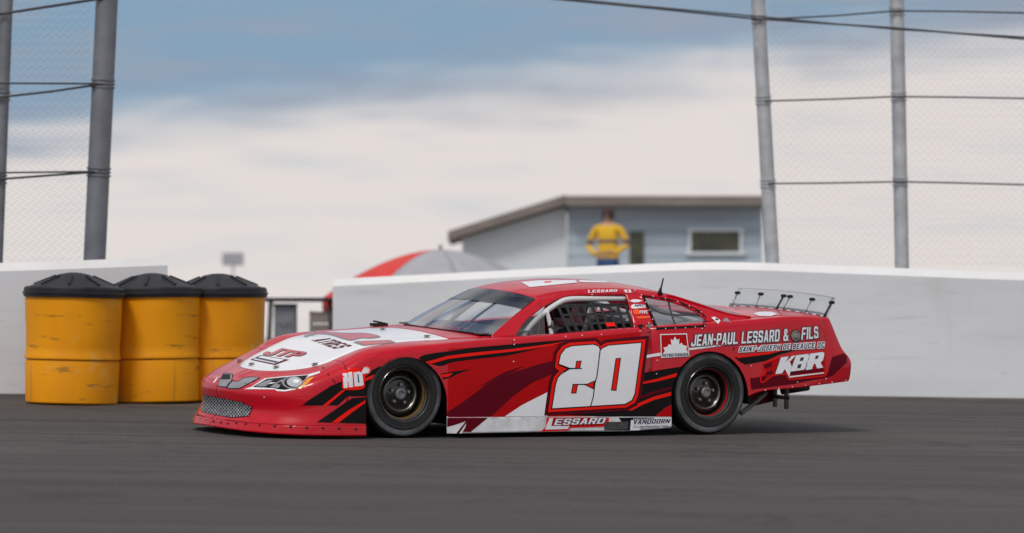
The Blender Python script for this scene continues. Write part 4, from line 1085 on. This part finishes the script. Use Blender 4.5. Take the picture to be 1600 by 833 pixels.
# deck emblem and sunstrip
decal('deck_emblem', [(1177, 490.5), (1186, 487.5), (1205, 487.5), (1215, 491), (1204, 494.5), (1186, 494)], 'white', 1, cell=4)
WG = screen(wbase, wtop, bow=.012)
def strip_part(name, t0, c0, c1, off):
    G_ = []
    for i in range(7):
        t = t0 + (1 - t0) * i / 6; k = t * 12; a = min(11, int(k)); f_ = k - a
        G_.append([tuple(Vector(roll(WG[a][c])).lerp(Vector(roll(WG[a + 1][c])), f_) + Vector((off * .7, 0, off))) for c in range(c0, c1)])
    V, Fs = flat(grid_polys(G_)); link(name, V, Fs, 'strip', car)
strip_part('sunstrip', .68, 0, 25, .003)
strip_part('sunstrip_patch', .682, 0, 13, .006)

# ------------------------------------------------------------------ fasteners
hv, hf = lathe([(1, 0), (.95, .35), (.6, .75), (.001, .9)], 10)
def stud_mesh(name, m):
    me = bpy.data.meshes.new(name); me.from_pydata(hv, [], hf); me.materials.append(M[m]); me.polygons.foreach_set('use_smooth', [True] * len(hf)); return me
RV_W, RV_D = stud_mesh('rivet', 'bright'), stud_mesh('lip_bolt', 'darkbolt')
def stud(name, me, px, py, r):
    h = hit(px, py)
    if not h: return
    mx = Matrix.Translation(h[0] + h[1] * .001) @ h[1].to_track_quat('Z', 'Y').to_matrix().to_4x4() @ Matrix.Diagonal((r, r, r * .8, 1))
    share(me, name, car, mx)
for x, y in zc(ZN, (62, 548), (105, 585), (160, 603), (235, 614), (315, 625), (392, 634), (482, 630), (585, 640), (735, 652), (898, 665), (1070, 672), (1245, 682)) + zc(Z1, (812, 714), (908, 717), (1006, 720)):
    stud('lip_bolt', RV_D, x, y, .011)
for x, y in zc(Z8, (345, 574), (447, 573), (548, 572), (648, 570), (487, 195), (490, 80), (1452, 278), (1457, 187), (950, 18), (838, 26), (1080, 12)) + zc(Z7, (880, 350), (986, 337), (1090, 324), (1193, 311), (1300, 297), (1400, 287), (1508, 271), (1131, 287), (1353, 260), (770, 160), (35, 118)) \
        + zc(ZQ, (200, 187), (362, 206), (530, 234), (698, 280), (862, 340), (1026, 424), (1090, 525), (1078, 618), (945, 634), (810, 645), (670, 650), (533, 653), (393, 657), (352, 527), (307, 402), (256, 288), (298, 576), (350, 610), (322, 656), (266, 618), (180, 690), (100, 622), (1042, 655), (598, 155)) + [(413, 621), (925, 460.5), (992, 453.3)]:
    stud('rivet', RV_W, x, y, .0058)
def hood_pin(px, py):
    h = hit(px, py)
    if not h: return
    q = h[1].to_track_quat('Z', 'Y').to_matrix().to_4x4(); b = Matrix.Translation(h[0]) @ q
    v, f = merge([lathe([(.024, .001), (.024, .004), (.010, .006), (.009, .018), (.001, .02)], 12), tube([(-.02, -.012, .014), (.024, .014, .014)], .004, 6)])
    o = link('hood_pin', v, f, 'steel', car, angle=40); o.matrix_local = b
for p_ in ((374.5, 564.5), (393, 570.3), (431.3, 575), (492, 570.6), (386.4, 551), (667, 527), (598, 515.5)): hood_pin(*p_)
# fuel filler
h = hit(1243, 525); fb = Matrix.Translation(h[0]) @ h[1].to_track_quat('Z', 'Y').to_matrix().to_4x4()
v, f = lathe([(.042, .001), (.042, .008), (.034, .010), (.030, .004), (.024, .004), (.020, .014), (.008, .016), (.001, .014)], 24); o = link('fuel_filler', v, f, 'chassis', car, angle=35); o.matrix_local = fb
v, f = lathe([(.052, .0005), (.052, .003), (.044, .0035)], 24); o2 = link('filler_ring', v, f, 'darkbolt', o, angle=35)
# antenna
h = hit(1031, 459.5); up = Vector((0, 0, 1))
v, f = merge([tube([h[0], h[0] + Vector((-.004, 0, .035)), h[0] + Vector((-.012, 0, .055)), h[0] + Vector((-.03, 0, .125))], [.022, .012, .0075, .006], 8)])
link('antenna', v, f, 'flatblack', car)
# wipers / cowl bits
h = hit(592, 509.5)
if h:
    v, f = merge([box((0, 0, .012), (.14, .05, .024)), tube([(-.06, 0, .02), (.05, .0, .04)], .008, 6)]); o = link('cowl_latch', v, f, 'flatblack', car, smooth=False); o.location = h[0]

# ------------------------------------------------------------------ spoiler
sp_y = np.linspace(.765, -.765, 17)
def spx(v): return -2.50 - .035 * (1 - v * v)
def spz(v): return .906 + .012 * (1 - v * v)
strip = [[roll((spx(y / .765) - .005 * k, y, spz(y / .765) + .002 + .022 * k)) for k in range(3)] for y in sp_y]
spb = solid(link('spoiler_base', *flat(grid_polys(strip)), 'darkpost', car), .004)
plate = [[roll((spx(y / .765) - .010 - .024 * k, y, spz(y / .765) + .006 + .056 * k)) for k in range(4)] for y in sp_y]
spl = solid(link('spoiler_blade', *flat(grid_polys(plate)), 'lexan', car), .004)
edge = [p[-1] for p in plate]; V, Fs = tube(edge, .0022, 5); link('blade_edge', V, Fs, 'wire', spl)
for k in range(11):
    y = .70 - k * .14; a = [roll((spx((y + d) / .765) + .0035, y + d, spz((y + d) / .765) + z)) for d, z in ((.036, .018), (-.036, .018), (-.036, .031), (.036, .031))]
    link('base_slot', a, [(0, 1, 2, 3)], 'panel', spb, smooth=False)
for y, r in ((-.70, .0055), (-.36, .0055), (-.04, .009), (.06, .0055), (.42, .0055), (.755, .009)):
    v_ = y / .765; a = roll((spx(v_) + .03, y, spz(v_) + .0)); b = roll((spx(v_) - .055, y + (-.03 if y < -.3 else 0), spz(v_) + .135))
    V, Fs = tube([a, b], r, 8); p = link('spoiler_strut', V, Fs, 'darkbolt' if r > .006 else 'steel', car)
    V, Fs = merge([lathe([(.001, -.014), (.016, -.012), (.016, .012), (.001, .014)], 10, axis='z'), box((0, 0, 0), (.05, .012, .02))]); V = [tuple(Vector(q) + Vector(b)) for q in V]; link('wing_bolt', V, Fs, 'flatblack', p, angle=40)

# ------------------------------------------------------------------ wheels
TW = .255
tyre_prof = [(.205, .112), (.214, .122), (.222, .125), (.25, .1285), (.285, .127), (.308, .121), (.322, .108), (.330, .088), (.3325, .05), (.3325, -.05), (.330, -.088), (.322, -.108), (.308, -.121), (.25, -.1285), (.214, -.122), (.205, -.112)]
tp = [tuple(q) for q in spline(tyre_prof, 3)]
def wheel(x, s):
    yc = s * ((.914 if x > 0 else .930) - .1285)
    wh = bpy.data.objects.new('wheel', None); wh.empty_display_size = .1; COL.objects.link(wh); wh.parent = car
    wh.location = (x, yc, WR); 
    if s < 0: wh.rotation_euler = (0, 0, math.pi)
    def rot(name, prof, m, n=64, angle=35, close=False):
        V, Fs = lathe(prof, n, axis='y', close=close); return link(name, V, Fs, m, wh, angle=angle)
    V, Fs = lathe(tp, 72, axis='y', close=True)
    ty = link('tyre', V, Fs, ['rubber', 'ringgrey'], wh)
    for p in ty.data.polygons:
        c = p.center; r = math.hypot(c.x, c.z)
        if abs(c.y) > .1 and .268 < r < .312: p.material_index = 1
    for r_ in (.232, .262, .3135):
        rot('sidewall_ridge', [(r_ - .0025, .1245 if r_ > .3 else .126), (r_ - .001, .1305 if r_ < .3 else .1215), (r_ + .001, .1305 if r_ < .3 else .1205), (r_ + .0025, .1265 if r_ < .3 else .116)], 'rubber')
    rim = rot('rim', [(.200, .108), (.213, .118), (.216, .127), (.212, .131), (.205, .126), (.199, .108), (.186, .10), (.183, .055), (.178, .02), (.176, -.11)], 'rim')
    rot('rim_stripe', [(.1848, .088), (.1815, .087), (.1802, .062), (.1822, .060)], 'gold' if x > 0 else 'redtape')
    rot('wheel_centre', [(.183, .0), (.165, .022), (.148, .046), (.132, .052), (.122, .046), (.112, .026), (.105, .014), (.085, .018), (.058, .030), (.03, .030), (.001, .030)], 'rim')
    rot('centre_ring', [(.133, .0525), (.1285, .0555), (.124, .051)], 'steel')
    rot('hub', [(.044, .028), (.043, .066), (.036, .072), (.028, .073), (.026, .062), (.001, .062)], 'steel' if x < 0 else 'darkpost', n=24)
    for k in range(5):
        t = 2 * math.pi * k / 5 + .4
        V, Fs = lathe([(.016, .022), (.016, .045), (.012, .056), (.001, .056)], 6, axis='y'); V = [(q[0] + .073 * math.cos(t), q[1], q[2] + .073 * math.sin(t)) for q in V]
        link('lug_nut', V, Fs, 'steel', wh, smooth=False)
    rot('brake_disc', [(.16, -.03), (.16, -.06), (.06, -.06), (.06, -.03), (.16, -.03)], 'steel', n=32)
    return wh
for x_ in (FW_X, RW_X):
    for s_ in (1, -1): wheel(x_, s_)

# ------------------------------------------------------------------ chassis, tubs, cage, cockpit
def part(name, c, s, m, bev=.01):
    v, f = box(c, s); o = link(name, v, f, m, car, smooth=False)
    if bev: bevel(o, bev)
    return o
part('floor_pan', (.25, 0, .115), (4.0, 1.16, .04), 'flatblack')
part('floor_side', (0, .76, .115), (1.86, .34, .04), 'flatblack'); part('floor_side', (0, -.76, .115), (1.86, .34, .04), 'flatblack')
for x_, r_ in ((1.333, .40), (-1.315, .415)):
    for s_ in (1, -1):
        V, Fs = [], []
        ts = np.linspace(-.15, math.pi + .15, 22)
        for t in ts:
            for y in (.56, .90): V.append((x_ + r_ * math.cos(t), s_ * y, .30 + min(r_ * math.sin(t), .33)))
        for i in range(len(ts) - 1): Fs.append((2 * i, 2 * i + 1, 2 * i + 3, 2 * i + 2))
        n = len(V); V += [(x_, s_ * .56, .22)]
        for i in range(len(ts) - 1): Fs.append((2 * i, 2 * i + 2, n))
        link('wheel_tub', V, Fs, 'flatblack', car, smooth=False)
part('axle', (RW_X, 0, WR), (.09, 1.5, .09), 'flatblack'); part('front_crossmember', (FW_X, 0, .26), (.12, 1.4, .08), 'flatblack')
part('firewall', (.62, 0, .45), (.02, 1.5, .62), 'flatblack', 0); part('rear_bulkhead', (-.98, 0, .50), (.02, 1.5, .70), 'flatblack', 0)
part('tail_bulkhead', (-1.78, 0, .56), (.02, 1.6, .52), 'flatblack', 0)
V = [roll(p) for p in ((.60, .72, .775), (.60, -.72, .775), (.16, -.72, .80), (.16, .72, .80), (.16, .72, .60), (.16, -.72, .60))]
solid(link('dashboard', V, [(0, 1, 2, 3), (3, 2, 5, 4)], 'dash', car, smooth=False), .01)
V = [roll(p) for p in ((-.98, .70, .845), (-.98, -.70, .845), (-1.78, -.68, .895), (-1.78, .68, .895))]
solid(link('package_shelf', V, [(0, 1, 2, 3)], 'alu', car, smooth=False), .006)
def in_car(px, py, y):
    d = R3 @ pray(px, py); return CAM_IN_CAR + d * ((y - CAM_IN_CAR.y) / d.y)
def bar(name, pts, r=.0225, m='cage'):
    V, Fs = tube([tuple(q) for q in spline([tuple(p) for p in pts], 5)], r, 10); return link(name, V, Fs, m, car)
hal = [in_car(815, 531, .70), in_car(823, 516, .68), in_car(842, 495.5, .655), in_car(868, 476.5, .615), in_car(888, 468, .60), in_car(930, 466.8, .59), in_car(982, 466.4, .59)]
bar('roll_cage_bar', hal)
mir = [(p[0], -p[1], p[2] + 2 * p[1] * .03) for p in hal]; bar('roll_cage_bar', mir)
for p0, p1 in ((0, 0), (1, 1)): pass
bar('roll_cage_bar', [in_car(854, 486, .645), in_car(859, 505, .66), in_car(863, 529, .69)], .018)
bar('roll_cage_bar', [hal[-1], (hal[-1][0] - .05, .66, .95), (hal[-1][0] - .06, .72, .5), (hal[-1][0] - .06, .72, .14)])
bar('roll_cage_bar', [mir[-1], (mir[-1][0] - .05, -.66, .98), (mir[-1][0] - .06, -.72, .5), (mir[-1][0] - .06, -.72, .14)])
for k in (3, -1):
    a, b = Vector(hal[k]), Vector(mir[k]); bar('roll_cage_bar', [a, (a + b) / 2 + Vector((.02, 0, .012)), b], .02)
bar('roll_cage_bar', [Vector(hal[-1]) + Vector((-.04, 0, -.03)), (-1.15, .50, .96), (-1.55, .45, .86)], .02)
bar('roll_cage_bar', [Vector(mir[-1]) + Vector((-.04, 0, -.03)), (-1.15, -.50, .98), (-1.55, -.45, .88)], .02)
bar('roll_cage_bar', [(-.80, .60, .88), (-.80, 0, .90), (-.80, -.60, .92)], .02)
for y in (-.30, 0, .30):
    bar('windshield_brace', [roll((.58 - .02, y, .79)), roll((.36, y, .93)), roll((.12, y, 1.075 + .012 * (1 - abs(y) * 2)))], .0085, 'dash')
bar('quarter_brace', [in_car(1044, 470, .60), in_car(1049, 490, .66), in_car(1055, 508, .72)], .008, 'flatblack')
bar('quarter_brace', [in_car(1014, 478, .62), in_car(1040, 491, .66), in_car(1098, 492, .66)], .008, 'flatblack')
# spot mirror on the cage
c = in_car(864, 508, .72); v, f = lathe([(.001, -.016), (.02, -.014), (.036, 0), (.034, .004), (.001, .006)], 20)
o = link('mirror', v, f, 'steel', car, angle=50); o.matrix_local = Matrix.Translation(c) @ Vector((-.75, .6, .1)).to_track_quat('Z', 'Y').to_matrix().to_4x4()
V, Fs = tube([c + Vector((0, -.02, 0)), c + Vector((.01, -.06, -.02))], .01, 8); link('mirror_stalk', V, Fs, 'steel', car)
# window net: slanting straps crossed by level ones, set just inside the opening
def net_pt(u, v):                                        # u along, v from top to bottom, in zoomed picture units
    x = 540 + (1245 - 540) * u + (130 - 48 * u) * v; y = 318 - 12 * u + (292 - 20 * u) * v; return ZB[0] + x / ZB[2], ZB[1] + y / ZB[2]
def net_at(u, v):
    p = net_pt(u, v); x, z = on_shell(*p); return in_car(*p, shell_y(x, z) - .022)
def strap(name, uv, wd, off):
    P = [net_at(*q) + Vector((0, off, 0)) for q in uv]; V, Fs = [], []
    for i, p in enumerate(P):
        d = (P[min(i + 1, len(P) - 1)] - P[max(0, i - 1)]).normalized(); n = Vector((0, 1, .7)).normalized(); s = d.cross(n).normalized() * wd / 2
        V += [p + s, p - s]
    for i in range(len(P) - 1): Fs.append((2 * i, 2 * i + 1, 2 * i + 3, 2 * i + 2))
    solid(link(name, V, Fs, 'net', net, smooth=False), .003)
net = bpy.data.objects.new('window_net', None); COL.objects.link(net); net.parent = car
for k in range(9): strap('upright_strap', [(k / 8, t) for t in (0, .33, .66, 1)], .026, .004)
for v_ in (.02, .34, .67, .98): strap('cross_strap', [(u, v_) for u in np.linspace(0, 1, 7)], .022 if v_ > .1 else .03, 0)
V, Fs = tube([net_at(-.02, .0), net_at(.5, .0), net_at(1.02, 0)], .008, 8); link('net_rod', V, Fs, 'flatblack', net)
decal_tag = [net_at(.60, .66) + Vector((0, .009, 0)), net_at(.74, .66) + Vector((0, .009, 0)), net_at(.745, .80) + Vector((0, .009, 0)), net_at(.61, .80) + Vector((0, .009, 0))]
link('net_tag', decal_tag, [(0, 1, 2, 3)], 'neon', net, smooth=False)
# seat and wheel
G = []
for i, (z, x) in enumerate(((.16, .05), (.22, -.10), (.26, -.32), (.40, -.42), (.62, -.50), (.84, -.57), (.98, -.60))):
    G.append([(x + .16 * abs(v) ** 2 * (1 if i > 1 else .2), .34 + .25 * v, z + .07 * abs(v) ** 3) for v in np.linspace(-1, 1, 11)])
solid(link('seat', *flat(grid_polys(G)), 'alu', car), .02)
V, Fs = tube([(.02 + .06 * math.sin(t) * .35, .34 + .17 * math.cos(t), .66 + .16 * math.sin(t)) for t in np.linspace(0, 2 * math.pi, 25)], .014, 8, cap=False); sw = link('steering_wheel', V, Fs, 'flatblack', car)
V, Fs = tube([(.02, .34, .66), (.4, .30, .62)], .016, 8); link('steering_column', V, Fs, 'steel', sw)
V, Fs = merge([tube([(.02, .34, .66), (.02 + .021 * math.sin(t), .34 + .16 * math.cos(t), .66 + .15 * math.sin(t))], .01, 6) for t in (.3, 2.84, 4.71)]); link('steering_spokes', V, Fs, 'steel', sw)
# hanging pipes and bars behind the rear wheel
def pipe(name, pts, r, m='chassis'): V, Fs = tube([tuple(p) for p in pts], r, 10); return link(name, V, Fs, m, car)
pipe('tail_bracket', [in_car(1211, 606, .5), in_car(1211, 636, .5)], .019)
pipe('tail_bracket', [in_car(1229, 604, .5), in_car(1229, 639, .5)], .020)
pipe('tail_crossbar', [in_car(1206, 619, .52), in_car(1232, 622, .52)], .016, 'flatblack')
pipe('trailing_arm', [in_car(1158, 646, .72), in_car(1176, 632, .66), in_car(1196, 614, .6)], .020)
v, f = box((0, 0, 0), (.26, .02, .10)); o = link('frame_gusset', v, f, 'maroon', car, smooth=False); o.matrix_local = Matrix.Translation(in_car(1192, 621, .45)) @ Matrix.Rotation(.2, 4, 'Y')
pipe('exhaust_pipe', [in_car(1222, 610, .3), in_car(1262, 604, .3)], .035, 'flatblack')

# driver, seated behind the net
dr = thing('person', 'driver in helmet and dark suit seated behind the window net', 'person', CARM @ Matrix.Translation((0, .34, 0)))
vs = [(-.30, 0, .34), (-.36, 0, .50), (-.42, 0, .70), (-.43, 0, .80), (-.41, 0, .87), (-.39, 0, .95),
      (-.40, .17, .75), (-.22, .23, .58), (-.02, .17, .66), (-.40, -.17, .75), (-.22, -.23, .58), (-.02, -.17, .66),
      (-.24, .1, .33), (.14, .14, .46), (.42, .13, .22), (-.24, -.1, .33), (.14, -.14, .46), (.42, -.13, .22)]
es = [(0, 1), (1, 2), (2, 3), (3, 4), (4, 5), (2, 6), (6, 7), (7, 8), (2, 9), (9, 10), (10, 11), (0, 12), (12, 13), (13, 14), (0, 15), (15, 16), (16, 17)]
rd = [(.16, .12), (.16, .12), (.18, .12), (.09, .09), .06, .08, .075, .055, .045, .075, .055, .045, .09, .07, .05, .09, .07, .05]
skinned('body', vs, es, rd, 1, lambda c: 0, ['suit'], dr)
V, Fs = lathe([(.001, .155), (.06, .145), (.11, .105), (.135, .04), (.138, -.02), (.128, -.08), (.11, -.12), (.08, -.125)], 24)
V = [(p[0] * 1.1 - .40, p[1], p[2] + .955) for p in V]; hm = link('helmet', V, Fs, 'helmet', dr)
G = [[(-.40 + .156 * math.cos(a), .143 * math.sin(a), .955 + z) for a in np.linspace(-1.1, 1.1, 11)] for z in (-.05, 0, .045)]
link('visor', *flat(grid_polys(G)), 'flatblack', hm)
